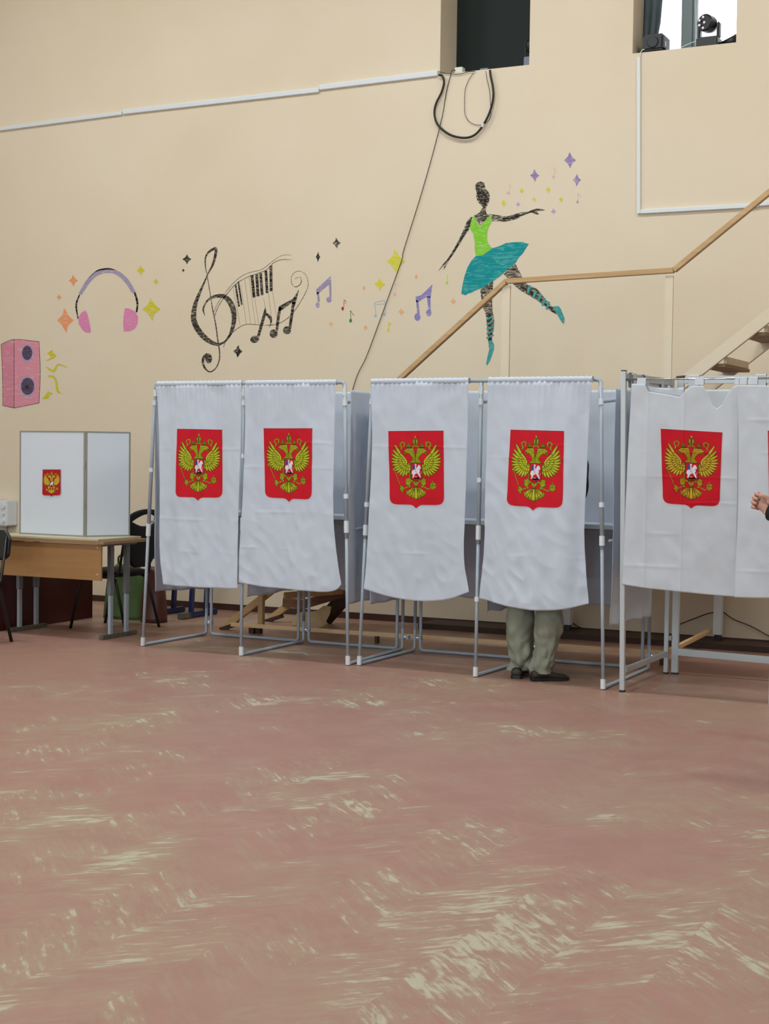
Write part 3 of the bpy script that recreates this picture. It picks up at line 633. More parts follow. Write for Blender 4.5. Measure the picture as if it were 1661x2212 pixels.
# square aluminium booth at right
C5 = thing('voting_booth', 'aluminium square-profile voting booth at the right edge', 'voting booth', (-2.84, 8.96, 0)); l5 = C5.location
def al(p, q, w, h, name, m_='alu', up=(0, 1, 0), par=C5): return MB().beam(Vector(p)-l5, Vector(q)-l5, w, h, up).build(name, M[m_], par, bevel=.002)
XC, XD = -2.845, -1.95
al((XC-.01, 8.96, .012), (-2.885, 8.96, 1.955), .03, .03, 'front_post'); al((XC-.01, 8.96, 0), (XC-.01, 8.96, .012), .032, .032, 'foot', 'black')
al((-2.885, 8.96, 1.955), (-2.885, 8.96, 1.962), .031, .031, 'end_cap', 'black')
al((XC, 9.86, .012), (XC, 9.86, 1.95), .028, .028, 'back_post'); al((XC, 9.86, 0), (XC, 9.86, .012), .032, .032, 'foot', 'black')
al((XC, 8.97, .135), (XC, 9.86, .135), .035, .02, 'side_rail', up=(1, 0, 0)); al((-2.885, 8.97, 1.92), (XC, 9.86, 1.93), .045, .02, 'side_rail', up=(1, 0, 0))
al((-2.79, 9.88, .012), (-2.79, 9.88, 1.96), .045, .03, 'back_post'); al((-2.79, 9.88, 0), (-2.79, 9.88, .012), .047, .034, 'foot', 'black'); al((-2.82, 9.88, 1.96), (-2.76, 9.88, 1.965), .02, .03, 'end_cap', 'black')
al((-2.79, 9.88, .15), (XD, 9.88, .135), .045, .025, 'back_rail'); al((-2.79, 9.88, 1.945), (XD, 9.88, 1.945), .05, .025, 'back_rail')
al((XD, 9.88, .0), (XD, 9.88, 1.96), .03, .03, 'back_post'); al((XD, 8.96, .0), (XD, 8.96, 1.95), .03, .03, 'front_post')
al((XD, 8.97, .135), (XD, 9.86, .135), .035, .02, 'side_rail', up=(1, 0, 0)); al((XD, 8.97, 1.93), (XD, 9.86, 1.93), .045, .02, 'side_rail', up=(1, 0, 0))
MB().tube([Vector((-2.875, 8.955, 1.905))-l5, Vector((XD, 8.955, 1.905))-l5], .006).build('curtain_rod', M['chrome'], C5, smooth=True)
al((-2.83, 9.87, .24), (-2.81, 9.87, .24), .03, .05, 'hinge', 'frame')

# ------------------------------------------------------------------ coat of arms, drawn once as a colour table
NX, NV = 168, 236
def emblem_colors(gold, light, dark, red):
    ss = 2; U, V = np.meshgrid((np.arange(NX*ss)+.5)/ss-.5, (np.arange(NV*ss)+.5)/ss-.5)
    X = 100+U/(NX-1)*1276; Y = 190+V/(NV-1)*1790      # drawing units
    img = np.zeros(X.shape+(3,)); img[:] = S2L((232, 190, 196)); 
    lin = lambda c: np.array(S2L(c))
    def inpoly(P):
        c = np.zeros(X.shape, bool); n = len(P)
        for i in range(n):
            x1, y1 = P[i]; x2, y2 = P[(i+1) % n]
            if y1 == y2: continue
            c ^= ((Y > y1) != (Y > y2)) & (X < (x2-x1)*(Y-y1)/(y2-y1)+x1)
        return c
    def paint(mask, c): img[mask] = lin(c)
    def segd(a, b_):
        a = np.array(a, float); b_ = np.array(b_, float); d = b_-a; t = np.clip(((X-a[0])*d[0]+(Y-a[1])*d[1])/(d@d), 0, 1)
        return np.hypot(X-a[0]-t*d[0], Y-a[1]-t*d[1]), t
    def cap(a, b_, wa, wb=None, wm=None, ol=9, col=None, hl=True):
        wb = wa if wb is None else wb; d, t = segd(a, b_)
        w = wa+(wb-wa)*t
        if wm: w = w+wm*np.sin(PI*t)
        if ol: paint(d < w+ol, dark)
        paint(d < w, col or gold)
        if hl: paint(d < w*.38, light)
    def line(pts, w, col=None, ol=7):
        for c_, e in ((dark, ol), (col or gold, 0)):
            for i in range(len(pts)-1): paint(segd(pts[i], pts[i+1])[0] < w/2+e, c_)
    def poly(P, col=None, ol=8):
        m_ = inpoly(P)
        if ol:
            dm = np.full(X.shape, 1e9)
            for i in range(len(P)): dm = np.minimum(dm, segd(P[i], P[(i+1) % len(P)])[0])
            paint(m_ | (dm < ol), dark)
            paint(m_ & (dm > ol*.3), col or gold)
        else: paint(m_, col or gold)
    def ell_(cx, cy, rx, ry, col=None, ol=8):
        if ol: paint(((X-cx)/(rx+ol))**2+((Y-cy)/(ry+ol))**2 < 1, dark)
        paint(((X-cx)/rx)**2+((Y-cy)/ry)**2 < 1, col or gold)
    MX = 741
    def mir(P): return [(2*MX-x, y) for x, y in P]
    outer = SHIELD; paint(inpoly([(MX+(x-MX)*.972, 1000+(y-1000)*.984) for x, y in outer]), (70, 20, 26)); paint(inpoly([(MX+(x-MX)*.962, 1002+(y-1002)*.979) for x, y in outer]), red)
    dg = tuple(int(a*.62+b_*.38) for a, b_ in zip(gold, dark))
    for side in (0, 1):
        f = (lambda P: P) if side == 0 else mir
        # ribbons
        line(f([(412,625),(436,580),(402,545),(395,495),(452,458),(498,480),(482,560)]), 20); line(f([(420,610),(432,570)]), 8, light, 0)
        # sceptre side/orb side
        line(f([(730,545),(690,560),(665,600)]), 20)
        # primaries
        tips = [(280,535),(236,645),(212,742),(200,830),(196,905),(212,982),(232,1052),(272,1108),(318,1160),(375,1200),(438,1228),(512,1212),(570,1150)]
        roots = [(420,790),(400,830),(385,860),(375,895),(375,930),(385,965),(400,1000),(420,1030),(445,1055),(475,1075),(505,1090),(545,1095),(590,1080)]
        for tp, rt in zip(tips, roots): cap(f([rt])[0], f([tp])[0], 25, 11, 10, 10)
        # second row coverts
        for (tx, ty), (rx, ry) in zip([(385,745),(352,800),(350,860),(352,920),(372,975),(400,1020),(440,1055),(485,1085),(535,1100),(590,1105)], [(470,830),(455,850),(450,885),(450,920),(460,955),(480,985),(505,1005),(535,1020),(565,1030),(600,1035)]):
            cap(f([(rx, ry)])[0], f([(tx, ty)])[0], 24, 14, 6, 8)
        for (tx, ty), (rx, ry) in zip([(445,815),(432,870),(445,925),(475,970),(520,1005),(575,1025)], [(500,870),(495,895),(500,930),(525,960),(560,985),(605,995)]):
            cap(f([(rx, ry)])[0], f([(tx, ty)])[0], 24, 16, 3, 7)
        # leading arm of the wing
        line(f([(400,735),(455,790),(505,850),(532,905),(520,965),(555,1000),(610,1012)]), 26, light, 9)
        # curl at shield corner
        line(f([(540,985),(590,960),(605,945)]), 18)
        # legs
        poly(f([(500,1305),(545,1285),(600,1270),(625,1300),(630,1345),(610,1400),(590,1450),(555,1450),(520,1420),(500,1385),(520,1350)]))
        line(f([(535,1320),(590,1330)]), 5, dark, 0); line(f([(540,1360),(595,1365)]), 5, dark, 0)
        line(f([(600,1275),(605,1170)]), 12)
        line(f([(625,1330),(680,1350),(741,1430)]), 34)
        line(f([(600,1465),(540,1480),(470,1515),(430,1520)]), 20)
        ell_(*f([(592,1465)])[0], 24, 20)
        # head and neck
        poly(f([(482,668),(495,645),(545,612),(620,606),(690,608),(700,640),(708,700),(732,770),(741,830),(741,930),(610,925),(625,900),(650,880),(665,830),(645,775),(605,735),(575,712),(530,718),(475,745),(482,722),(540,700),(520,688),(485,690)]))
        line(f([(545,618),(690,614)]), 10, light, 0); line(f([(560,640),(610,640)]), 9, dark, 0)
        for dx in (0, 28, 56): line(f([(672+dx*.9, 800-dx),(668+dx, 905)]), 6, dark, 0)
        line(f([(640,650),(690,740)]), 7, dark, 0)
        # small crown
        ell_(*f([(587,548)])[0], 44, 36, dg); line(f([(545,588),(690,598)]), 12, (30, 24, 12), 0); line(f([(587,512),(587,478)]), 8, dg, 3)
        line(f([(565,530),(570,575)]), 6, dark, 0); line(f([(605,530),(602,575)]), 6, dark, 0)
    # great crown
    ell_(743, 450, 64, 68, dg); poly([(695,490),(790,490),(782,530),(703,530)], dg); line([(743,395),(743,520)], 14, (40, 36, 14), 0)
    line([(710,410),(715,500)], 9, light, 0); line([(776,410),(771,500)], 9, light, 0)
    ell_(743, 352, 14, 16, light, 5); line([(743,335),(743,308)], 8, (190, 110, 50), 2); line([(728,320),(758,320)], 6, (190, 110, 50), 0)
    # tail
    for dx, ln in ((-185, 1610), (185, 1610), (-130, 1655), (130, 1655), (-70, 1690), (70, 1690), (0, 1705)):
        cap((741+dx*.12, 1490), (741+dx, ln), 16, 40, 8, 9)
    for dx, yb in ((-200, 1590), (200, 1590), (-150, 1660), (150, 1660), (-75, 1695), (75, 1695)): ell_(741+dx, yb, 26, 22)
    for dx in (-150, -95, 95, 150): line([(741+dx*.25, 1510), (741+dx, 1630)], 7, dark, 0)
    for dx in (-45, 45): line([(741+dx*.5, 1530), (741+dx, 1665)], 14, (130, 40, 20), 0)
    poly([(680,1340),(741,1385),(802,1340),(800,1400),(765,1440),(741,1490),(717,1440),(682,1400)])
    line([(741,1400),(741,1480)], 8, dark, 0)
    # sceptre
    line([(250,1105),(375,1420)], 11, gold, 5); ell_(245, 1078, 34, 30); line([(245,1060),(258,1100)], 8, dark, 0)
    poly([(370,1440),(415,1450),(470,1490),(470,1540),(440,1560),(450,1590),(425,1605),(395,1555),(365,1530),(385,1490)]); line([(390,1480),(440,1560)], 8, dark, 0)
    # orb
    ell_(1125, 1450, 64, 72); line([(1064,1438),(1186,1438)], 12, dark, 0); line([(1066,1462),(1184,1462)], 8, dark, 0); line([(1118,1385),(1118,1435)], 14, dg, 4); line([(1118,1345),(1118,1375)], 10, gold, 4); line([(1090,1490),(1150,1500)], 8, dark, 0)
    # inner shield with the rider
    poly([(628,938),(888,938),(888,1288),(862,1316),(654,1316),(628,1288)], red, 12)
    dm = [(668,1278),(720,1262),(790,1240),(850,1262),(862,1288),(760,1300),(672,1292)]
    poly(dm, (28, 14, 16), 0)
    ell_(690, 1030, 34, 58, (74, 66, 140), 0)
    wh = (226, 224, 232)
    poly([(640,1170),(655,1110),(700,1085),(735,1080),(770,1040),(800,985),(835,980),(862,1040),(858,1070),(828,1060),(838,1120),(820,1150),(842,1200),(858,1265),(838,1270),(800,1200),(775,1165),(730,1180),(700,1225),(688,1275),(665,1272),(672,1210),(655,1175)], wh, 0)
    line([(738,1000),(735,1090),(760,1150)], 30, (205, 205, 218), 0); ell_(740, 975, 20, 22, (228, 206, 208), 0); line([(700,1000),(740,1140)], 8, (110, 106, 150), 0); line([(720,1240),(770,1255)], 8, wh, 0); line([(860,1140),(868,1180),(840,1180)], 8, (222, 160, 165), 0)
    img4 = img.reshape(NV, ss, NX, ss, 3).mean((1, 3))
    return img4
SHIELD = [(108,198),(1374,198),(1374,1720),(1366,1790),(1330,1850),(1270,1884),(1180,1895),(880,1895),(815,1915),(741,1975),(667,1915),(602,1895),(302,1895),(212,1884),(152,1850),(116,1790),(108,1720)]
_c = {}
def emblem_table(key):
    if key not in _c:
        pal = dict(green=((158,162,26),(204,204,60),(56,60,12),(206,28,44)), gold=((176,142,28),(216,186,62),(60,46,12),(200,24,40)), small=((196,168,40),(222,196,70),(110,70,20),(168,26,36)))[key]
        _c[key] = emblem_colors(*pal)
    return _c[key]
def vcol_mat(name, rough=.8, trans=.0):
    m = mat(name, (255, 255, 255), rough, spec=.2, trans=trans); N = m.node_tree.nodes; L = m.node_tree.links
    a = N.new('ShaderNodeAttribute'); a.attribute_name = 'print'; L.new(a.outputs['Color'], N['Principled BSDF'].inputs['Base Color'])
    for n in N:
        if n.type == 'BSDF_TRANSLUCENT': L.new(a.outputs['Color'], n.inputs[0])
    return m
M['print'] = vcol_mat('printed_cloth', .8, .12); M['sticker'] = vcol_mat('printed_sticker', .45)
def inside_shield(x, y):
    c = False; P = SHIELD; n = len(P)
    for i in range(n):
        x1, y1 = P[i]; x2, y2 = P[(i+1) % n]
        if (y1 > y) != (y2 > y) and x < (x2-x1)*(y-y1)/(y2-y1)+x1: c = not c
    return c
INS = [[inside_shield(100+i/(NX-1)*1276, 190+j/(NV-1)*1790) for i in range(NX)] for j in range(NV)]
def emblem(quad, key, surf, parent, m_='print', flip=False):
    """quad: picture corners TL TR BR BL of the red field; surf maps a picture point to the cloth"""
    tab = emblem_table(key); TL, TR, BR, BL = quad; vs, idx, cols = [], {}, []
    for j in range(NV):
        for i in range(NX):
            if not INS[j][i]: continue
            X = 100+i/(NX-1)*1276; Y = 190+j/(NV-1)*1790
            u = (X-122)/1236; v = (Y-205)/1672
            px = (1-v)*((1-u)*TL[0]+u*TR[0])+v*((1-u)*BL[0]+u*BR[0]); py = (1-v)*((1-u)*TL[1]+u*TR[1])+v*((1-u)*BL[1]+u*BR[1])
            idx[(i, j)] = len(vs); vs.append(surf(px, py)); cols.append((*tab[j, i], 1))
    fs = [(idx[i, j], idx[i, j+1], idx[i+1, j+1], idx[i+1, j]) for j in range(NV-1) for i in range(NX-1) if all(k in idx for k in ((i, j), (i+1, j), (i+1, j+1), (i, j+1)))]
    me = bpy.data.meshes.new('coat_of_arms'); me.from_pydata(vs, [], fs)
    at = me.color_attributes.new('print', 'FLOAT_COLOR', 'POINT'); at.data.foreach_set('color', np.array(cols, dtype=np.float32).ravel())
    for p in me.polygons: p.use_smooth = True
    me.materials.append(M[m_]); o = bpy.data.objects.new('coat_of_arms', me); COL.objects.link(o); o.parent = parent
    o['label'] = 'printed red shield with golden double-headed eagle'
    return o

# ------------------------------------------------------------------ curtains
def nz(x, y, z=0): return noise.noise(Vector((x, y, z)))
def make_w(seed, ztop, zbot, fold=.011, lam=.17, gather=.006, creases=(), vcreases=(), bulge=None, lower=.012, xmid=0):
    def w(x, z):
        d = ztop-z; t = max(0, min(1, d/(ztop-zbot)))
        y = -.012*t-.017*min(1, d/.03+.2)
        if gather: y += gather*math.exp(-d/.07)*math.sin(2*PI*(x+.012*nz(x*12, seed))/.036)+gather*.8*math.exp(-d/.14)*nz(x*30, d*3, seed+4)+.006*math.exp(-d/.6)*nz(x*13, d*.7, seed+11)
        ph = x+.03*nz(x*2, z*1.3, seed)
        y += fold*(.35+.65*min(1, d/.5))*math.sin(2*PI*ph/lam+seed*1.7)*(.5+.8*nz(x*2.3, z*.7, seed+9))
        y += .032*t*nz(x*2.7, z*.9, seed+3)+.012*nz(x*4.5, z*1.1, seed+8)
        y += .004*nz(x*8, z*5, seed+5)+.0028*nz(x*17+z*6, z*9-x*5, seed+6)
        # diagonal drag wrinkles, stronger toward the hem
        q = nz(x*10+z*5, z*6-x*4, seed+7); y += lower*.55*t*t*(abs(q)-.2)
        for zc in creases: y -= .0024*max(0, 1-abs(z-zc-.006*nz(x*5, zc*9))/.012)*max(0, min(1, .3+2.6*nz(x*4, zc*7, seed)))
        for xc in vcreases: y -= .004*max(0, 1-abs(x-xc)/.012)
        if bulge: y -= bulge[0]*t*math.exp(-((x-bulge[1])/bulge[2])**2)
        return y
    return w
def interp(P, t):
    n = len(P)-1; i = min(int(t*n), n-1); f = t*n-i; a, b_ = P[i], P[i+1]; return (a[0]+(b_[0]-a[0])*f, a[1]+(b_[1]-a[1])*f)
def resample(P, m=40):
    """equal arc length resample so that the parameter follows the outline"""
    L_ = [0]
    for i in range(len(P)-1): L_.append(L_[-1]+math.hypot(P[i+1][0]-P[i][0], P[i+1][1]-P[i][1]))
    out = []
    for k in range(m+1):
        s = L_[-1]*k/m; i = max(j for j in range(len(L_)) if L_[j] <= s+1e-9); i = min(i, len(P)-2)
        f = (s-L_[i])/max(1e-9, L_[i+1]-L_[i]); out.append((P[i][0]+(P[i+1][0]-P[i][0])*f, P[i][1]+(P[i+1][1]-P[i][1])*f))
    return out
def smooth2(P, n=8): return [(v.x, v.y) for v in cat_rom([(p[0], p[1], 0) for p in P], n)]
def curtain(label, T, Bt, L, R, Y, w, name='voting_curtain', m_='cloth', nu=90, nv=150, sleeve_r=.0185, slz=None, group=None, emb=None, smooth_top=True):
    T = resample(smooth2(T) if smooth_top else T, 80); Bt = resample(smooth2(Bt), 80); L = resample(smooth2(L), 80); R = resample(smooth2(R), 80)
    c00, c10, c01, c11 = T[0], T[-1], Bt[0], Bt[-1]; g = []
    for j in range(nv+1):
        v = j/nv; l, r = interp(L, v), interp(R, v)
        for i in range(nu+1):
            u = i/nu; t, b_ = interp(T, u), interp(Bt, u); P = []
            for k in (0, 1):
                P.append((1-v)*t[k]+v*b_[k]+(1-u)*l[k]+u*r[k]-((1-u)*(1-v)*c00[k]+u*(1-v)*c10[k]+(1-u)*v*c01[k]+u*v*c11[k]))
            q = yy(P[0], P[1], Y); q.y = Y+w(q.x, q.z); g.append(q)
    m = MB(); n = nu+1
    m.add(g, [(j*n+i, (j+1)*n+i, (j+1)*n+i+1, j*n+i+1) for j in range(nv) for i in range(nu)])
    if sleeve_r:
        a, c = yy(*T[0], Y), yy(*T[-1], Y); k = 70; rr = []
        for i in range(k+1):
            x = a.x+(c.x-a.x)*i/k; r = sleeve_r*(1+.10*math.sin(x*2*PI/.036)+.08*nz(x*30, 3))
            rr.append([(x, Y+r*math.cos(2*PI*s_/12), slz+r*math.sin(2*PI*s_/12)) for s_ in range(12)])
        m.rings(rr, False)
    o = m.build(name, M[m_], smooth=True); tag(o, label, 'curtain', group)
    md = o.modifiers.new('s', 'SOLIDIFY'); md.thickness = .0012; md.offset = 1 if False else 0
    if emb:
        quad, key = emb
        def surf(px, py):
            q = yy(px, py, Y); q.y = Y+w(q.x, q.z)-.0022; return q
        emblem(quad, key, surf, o)
    return o
YC = YFR
G = 'white voting booth curtains with a coat of arms'
zr = 1.912
w1_ = make_w(1, zr, .46, creases=(1.45, 1.2, .95, .72), lam=.21)
curtain('leftmost coat-of-arms curtain, hanging beside the table', [(339,829),(430,827),(524,826)], [(357,1262),(440,1268),(520,1271)], [(339,829),(345,900),(349,1050),(349,1180),(357,1262)], [(524,826),(523,950),(520,1100),(519,1200),(519,1271)], YC, w1_, slz=zr, group=G, emb=([(387,926),(482,928),(483,1075),(385,1073)], 'green'))
w2_ = make_w(2, zr, .46, creases=(1.5, 1.33, 1.02, .77), lam=.24, lower=.016)
curtain('second coat-of-arms curtain from the left, filling the left booth\'s right half', [(531,826),(630,824),(728,823)], [(521,1258),(580,1267),(690,1277),(728,1275),(741,1262)], [(531,826),(532,950),(528,1100),(523,1180),(521,1258)], [(728,823),(726,950),(726,1100),(731,1180),(741,1262)], YC, w2_, slz=zr, group=G, emb=([(572,925),(678,925),(678,1079),(577,1074)], 'green'))
w3_ = make_w(3, zr, .46, creases=(1.48, .78), vcreases=(-4.32,), lam=.3, lower=.012)
curtain('third coat-of-arms curtain from the left, hem clear of any legs', [(803,824),(910,822),(1014,821)], [(788,1272),(840,1288),(905,1298),(965,1295),(1018,1278)], [(803,824),(806,950),(798,1120),(792,1220),(788,1272)], [(1014,821),(1013,950),(1008,1130),(1007,1210),(1018,1278)], YC-.02, w3_, slz=zr+.002, group=G, emb=([(841,931),(960,930),(961,1091),(844,1089)], 'green'))
w4_ = make_w(4, zr, .44, creases=(1.42, 1.5, .8), vcreases=(-3.47,), lam=.2, fold=.013, lower=.03, bulge=(.09, -3.42, .22))
curtain('coat-of-arms curtain with a person\'s legs showing below', [(1056,818),(1165,817),(1281,815)], [(1038,1292),(1100,1307),(1170,1315),(1225,1314),(1276,1303)], [(1056,818),(1054,950),(1051,1080),(1049,1180),(1038,1292)], [(1281,815),(1274,920),(1269,1050),(1266,1170),(1276,1303)], YC-.03, w4_, slz=zr+.003, group=G, emb=([(1106,928),(1223,931),(1223,1097),(1099,1091)], 'green'))
w5_ = make_w(5, 1.9, .63, gather=0, creases=(1.47, 1.32, 1.17, .98, .93, .78), vcreases=(-2.72, -2.5), lam=.26, fold=.012, lower=.004)
c5 = curtain('rightmost full coat-of-arms curtain, sagging between tabs on a chrome rod', [(1366,829),(1394,830),(1402,846),(1440,852),(1472,858),(1482,845),(1497,834),(1520,834),(1530,850),(1541,876),(1550,883),(1562,874),(1574,850),(1586,835),(1597,833)], [(1346,1262),(1420,1272),(1520,1283),(1590,1289)], [(1366,829),(1360,950),(1354,1100),(1350,1190),(1346,1262)], [(1597,833),(1597,950),(1595,1100),(1592,1200),(1590,1289)], 8.95, w5_, m_='cloth2', sleeve_r=0, group=G, emb=([(1429,926),(1563,934),(1557,1094),(1434,1087)], 'gold'), smooth_top=False, nu=130)
w6_ = make_w(6, 1.9, .63, gather=0, creases=(1.66, 1.47, 1.32, 1.17, .98, .93, .78), lam=.3, fold=.008, lower=.004)
c6 = curtain('coat-of-arms curtain cut off by the right edge of the photo', [(1593,832),(1700,834),(1830,836)], [(1588,1290),(1660,1291),(1835,1294)], [(1593,832),(1597,950),(1596,1100),(1591,1200),(1588,1290)], [(1830,836),(1832,950),(1834,1150),(1835,1294)], 8.93, w6_, m_='cloth2', sleeve_r=0, group=G, emb=([(1660,930),(1790,928),(1790,1085),(1664,1090)], 'gold'))
# tabs over the chrome rod
def tab(px0, px1, par, Y=8.955, zt=1.909, h=.04, r=.008):
    a, c = yy(px0, 826, Y).x, yy(px1, 826, Y).x; m = MB(); pr = [(Y-r-.006, zt-h), (Y-r, zt-.01), (Y-r*.7, zt+r*.3), (Y, zt+r*.6), (Y+r*.7, zt+r*.3), (Y+r, zt-.01), (Y+r, zt-h)]
    m.add([(x, p[0], p[1]) for x in (a, c) for p in pr], [(i, i+1, 7+i+1, 7+i) for i in range(6)])
    o = m.build('tab', M['cloth2'], par); md = o.modifiers.new('s', 'SOLIDIFY'); md.thickness = .0015
for x0, x1, p_ in ((1377,1396,c5), (1502,1521,c5), (1588,1597,c5), (1598,1614,c6), (1617,1637,c6), (1720,1740,c6)): tab(x0, x1, p_)
# fold of cloth turned back between the first tabs
fb = []
for i in range(13):
    for j in range(5):
        px = 1398+i*6.6; top = 834+3*math.sin(PI*i/12)+i*.2; bot = 846+ i*1.2
        q = yy(px, top+(bot-top)*j/4, 8.95); q.y = 8.95+.006+.004*math.sin(i*.9)-.02*j/4*0; fb.append(q)
o = MB().add(fb, [(i*5+j, i*5+j+1, (i+1)*5+j+1, (i+1)*5+j) for i in range(12) for j in range(4)]).build('turned_hem', M['cloth2'], c5, smooth=True); o.modifiers.new('s', 'SOLIDIFY').thickness = .001

def sheet(label, p, q, zt, zb, seed, zb2=None, m_='cloth', amp=.008, name='side_curtain', tabs=False):
    """plain white sheet hung from p to q"""
    p = Vector((p[0], p[1], 0)); q = Vector((q[0], q[1], 0)); d = q-p; L_ = d.length; nn = Vector((-d.y, d.x, 0)).normalized(); zb2 = zb if zb2 is None else zb2
    nu, nv = 50, 80; g = []
    for j in range(nv+1):
        for i in range(nu+1):
            u, v = i/nu, j/nv; zbb = zb+(zb2-zb)*u+.012*nz(u*5, seed); z = zt+(zbb-zt)*v
            off = amp*(.3+v)*math.sin(u*L_*2*PI/.23+seed)*(.6+nz(u*3, v*2, seed))+.02*v*nz(u*2.5, v*1.5, seed+2)+.003*nz(u*9, v*14, seed+5)+.004*math.exp(-v*20)*math.sin(u*L_*170)
            g.append(p+d*(u+.012*v*nz(v*4, seed, 2))+nn*off+Vector((0, 0, z)))
    n = nu+1; m = MB().add(g, [(j*n+i, (j+1)*n+i, (j+1)*n+i+1, j*n+i+1) for j in range(nv) for i in range(nu)])
    o = m.build(name, M[m_], smooth=True); tag(o, label, 'curtain'); o.modifiers.new('s', 'SOLIDIFY').thickness = .001
    return o
sheet('plain white sheet closing the far left side of the booth row', (-6.47, 9.16), (-6.50, 9.94), 1.86, .41, 11, .37)
sheet('plain white back sheet of the leftmost booth half', (-6.46, 9.955), (-5.76, 9.955), 1.885, .42, 12, name='back_curtain')
sheet('plain white sheet dividing the left booth\'s halves', (-5.655, 9.15), (-5.70, 9.93), 1.83, .41, 13)
sheet('plain white back sheet of the left booth\'s right half', (-5.60, 9.955), (-4.93, 9.955), 1.885, .42, 14, name='back_curtain')
sheet('plain white sheet closing the left booth\'s right side', (-4.845, 9.12), (-4.88, 9.94), 1.86, .41, 15)
sheet('plain white sheet closing the middle booth\'s left side', (-4.715, 9.18), (-4.725, 9.94), 1.86, .41, 16)
sheet('plain white back sheet of the middle booth\'s left half', (-4.67, 9.955), (-3.92, 9.955), 1.885, .42, 17, name='back_curtain')
sheet('crumpled white sheet dividing the middle booth\'s halves', (-3.855, 9.15), (-3.81, 9.93), 1.83, .41, 18, amp=.014)
sheet('plain white back sheet of the middle booth\'s right half', (-3.76, 9.955), (-3.07, 9.955), 1.885, .42, 19, name='back_curtain')
sheet('long white sheet hanging low on the middle booth\'s right side', (-2.965, 9.06), (-2.98, 9.94), 1.86, .385, 20, .37, amp=.014)
sheet('white sheet on the left side of the aluminium booth', (-2.86, 9.03), (-2.86, 9.80), 1.92, .72, 21, m_='cloth2')
bc = sheet('white back sheet of the aluminium booth hung by wide tabs', (-2.755, 9.855), (-2.0, 9.855), 1.88, .66, 22, name='back_curtain', m_='cloth2')
def tab_on(xa_, xb_, Y, z0, z1, par, r=.018, ax='x'):
    m = MB(); pr = [(-r, z0), (-r, z1-.005), (-r*.6, z1), (r*.6, z1), (r, z1-.005), (r, z0)]
    if ax == 'x': m.add([(x, Y+p[0], p[1]) for x in (xa_, xb_) for p in pr], [(i, i+1, 6+i+1, 6+i) for i in range(5)])
    else: m.add([(Y+p[0], x, p[1]) for x in (xa_, xb_) for p in pr], [(i, i+1, 6+i+1, 6+i) for i in range(5)])
    m.build('tab', M['cloth2'], par).modifiers.new('s', 'SOLIDIFY').thickness = .0015
for x0 in (-2.735, -2.30, -2.06): tab_on(x0, x0+.07, 9.88, 1.86, 1.978, bc)
sidec = [o for o in bpy.data.objects if o.get('label', '').startswith('white sheet on the left side')][0]
for y0 in (9.03, 9.28, 9.62): tab_on(y0, y0+.06, -2.862, 1.86, 1.952, sidec, ax='y')

# ------------------------------------------------------------------ wooden staircase behind the booths
ST = thing('wooden_staircase', 'wooden staircase with landing rising behind the voting booths', 'staircase', (-6.64, 10.3, 0)); lst = ST.location
def wd(p, q, w, h, name, m_='wood', up=(0, 1, 0), bev=.003): return MB().beam(Vector(p)-lst, Vector(q)-lst, w, h, up).build(name, M[m_], ST, bevel=bev)
Y1, Y2 = 10.36, 11.06
SL = .745
LX, LZ = -4.24, 1.80
for Y in (Y1, Y2): wd((-6.62, Y, .02), (LX, Y, LZ-.02), .055, .04, 'stringer', 'wood')
for Y in (Y1, Y2): wd((-6.66, Y, 0.001), (-6.5, Y, .055), .03, .05, 'stringer_foot', 'darkwood')
for k in range(2, 10):
    x = -6.62+k*.24; z = k*.24*SL+.02
    wd((x+.06, Y1-.03, z+.03), (x+.06, Y2+.03, z+.03), .24, .032, 'tread', 'brownwood', up=(0, 0, 1))
q1, q2, q3 = yy(612, 1300, Y2-.03), yy(655, 1306, Y2-.03), yy(760, 1275, Y2-.03)
wd(q1, q2, .075, .03, 'cross_brace', 'brownwood'); wd(q2, q3, .075, .03, 'cross_brace', 'brownwood')
wd((-6.1, Y1+.05, .30), (-5.9, Y2, .30), .05, .03, 'cross_brace', 'wood')
# landing and upper flight
MB().box(Vector((LX-.05, Y1-.03, LZ-.04))-lst, Vector((-2.97, 11.5, LZ))-lst).build('landing', M['brownwood'], ST)
for Y in (Y1, Y2): wd((-3.02, Y, LZ+.065), (-1.4, Y, LZ+.065+1.62*.77), .082, .035, 'stringer', 'wall')
for k in range(1, 6):
    x = -3.02+k*.27; z = LZ+.065+k*.27*.77
    wd((x+.03, Y1+.02, z-.005), (x+.03, Y2+.03, z-.005), .19, .024, 'tread', 'tread', up=(0, 0, 1))
    wd((x+.12, Y1+.03, z+.03), (x+.12, Y2-.03, z+.03), .02, .05, 'riser', 'wall', up=(0, 0, 1))
# posts
def post(px_t, py_t, zb, x=None, m_='wall', wx=.062, nm='newel_post'):
    q = yy(px_t, py_t, Y1-.02); MB().box(Vector((q.x-wx/2, Y1-.036, zb))-lst, Vector((q.x+wx/2, Y1-.018, q.z))-lst).build(nm, M[m_], ST)
post(1095, 617, LZ); post(1447, 596, LZ, wx=.055)
q0 = yy(565, 1270, 10.3)
MB().box(Vector((q0.x-.022, 10.28, .06))-lst, Vector((q0.x+.022, 10.32, 1.05))-lst).build('newel_post', M['woodz'], ST, bevel=.002)
MB().box(Vector((q0.x-.10, 10.275, 0.0))-lst, Vector((q0.x+.0, 10.325, .058))-lst).build('post_foot', M['darkwood'], ST)
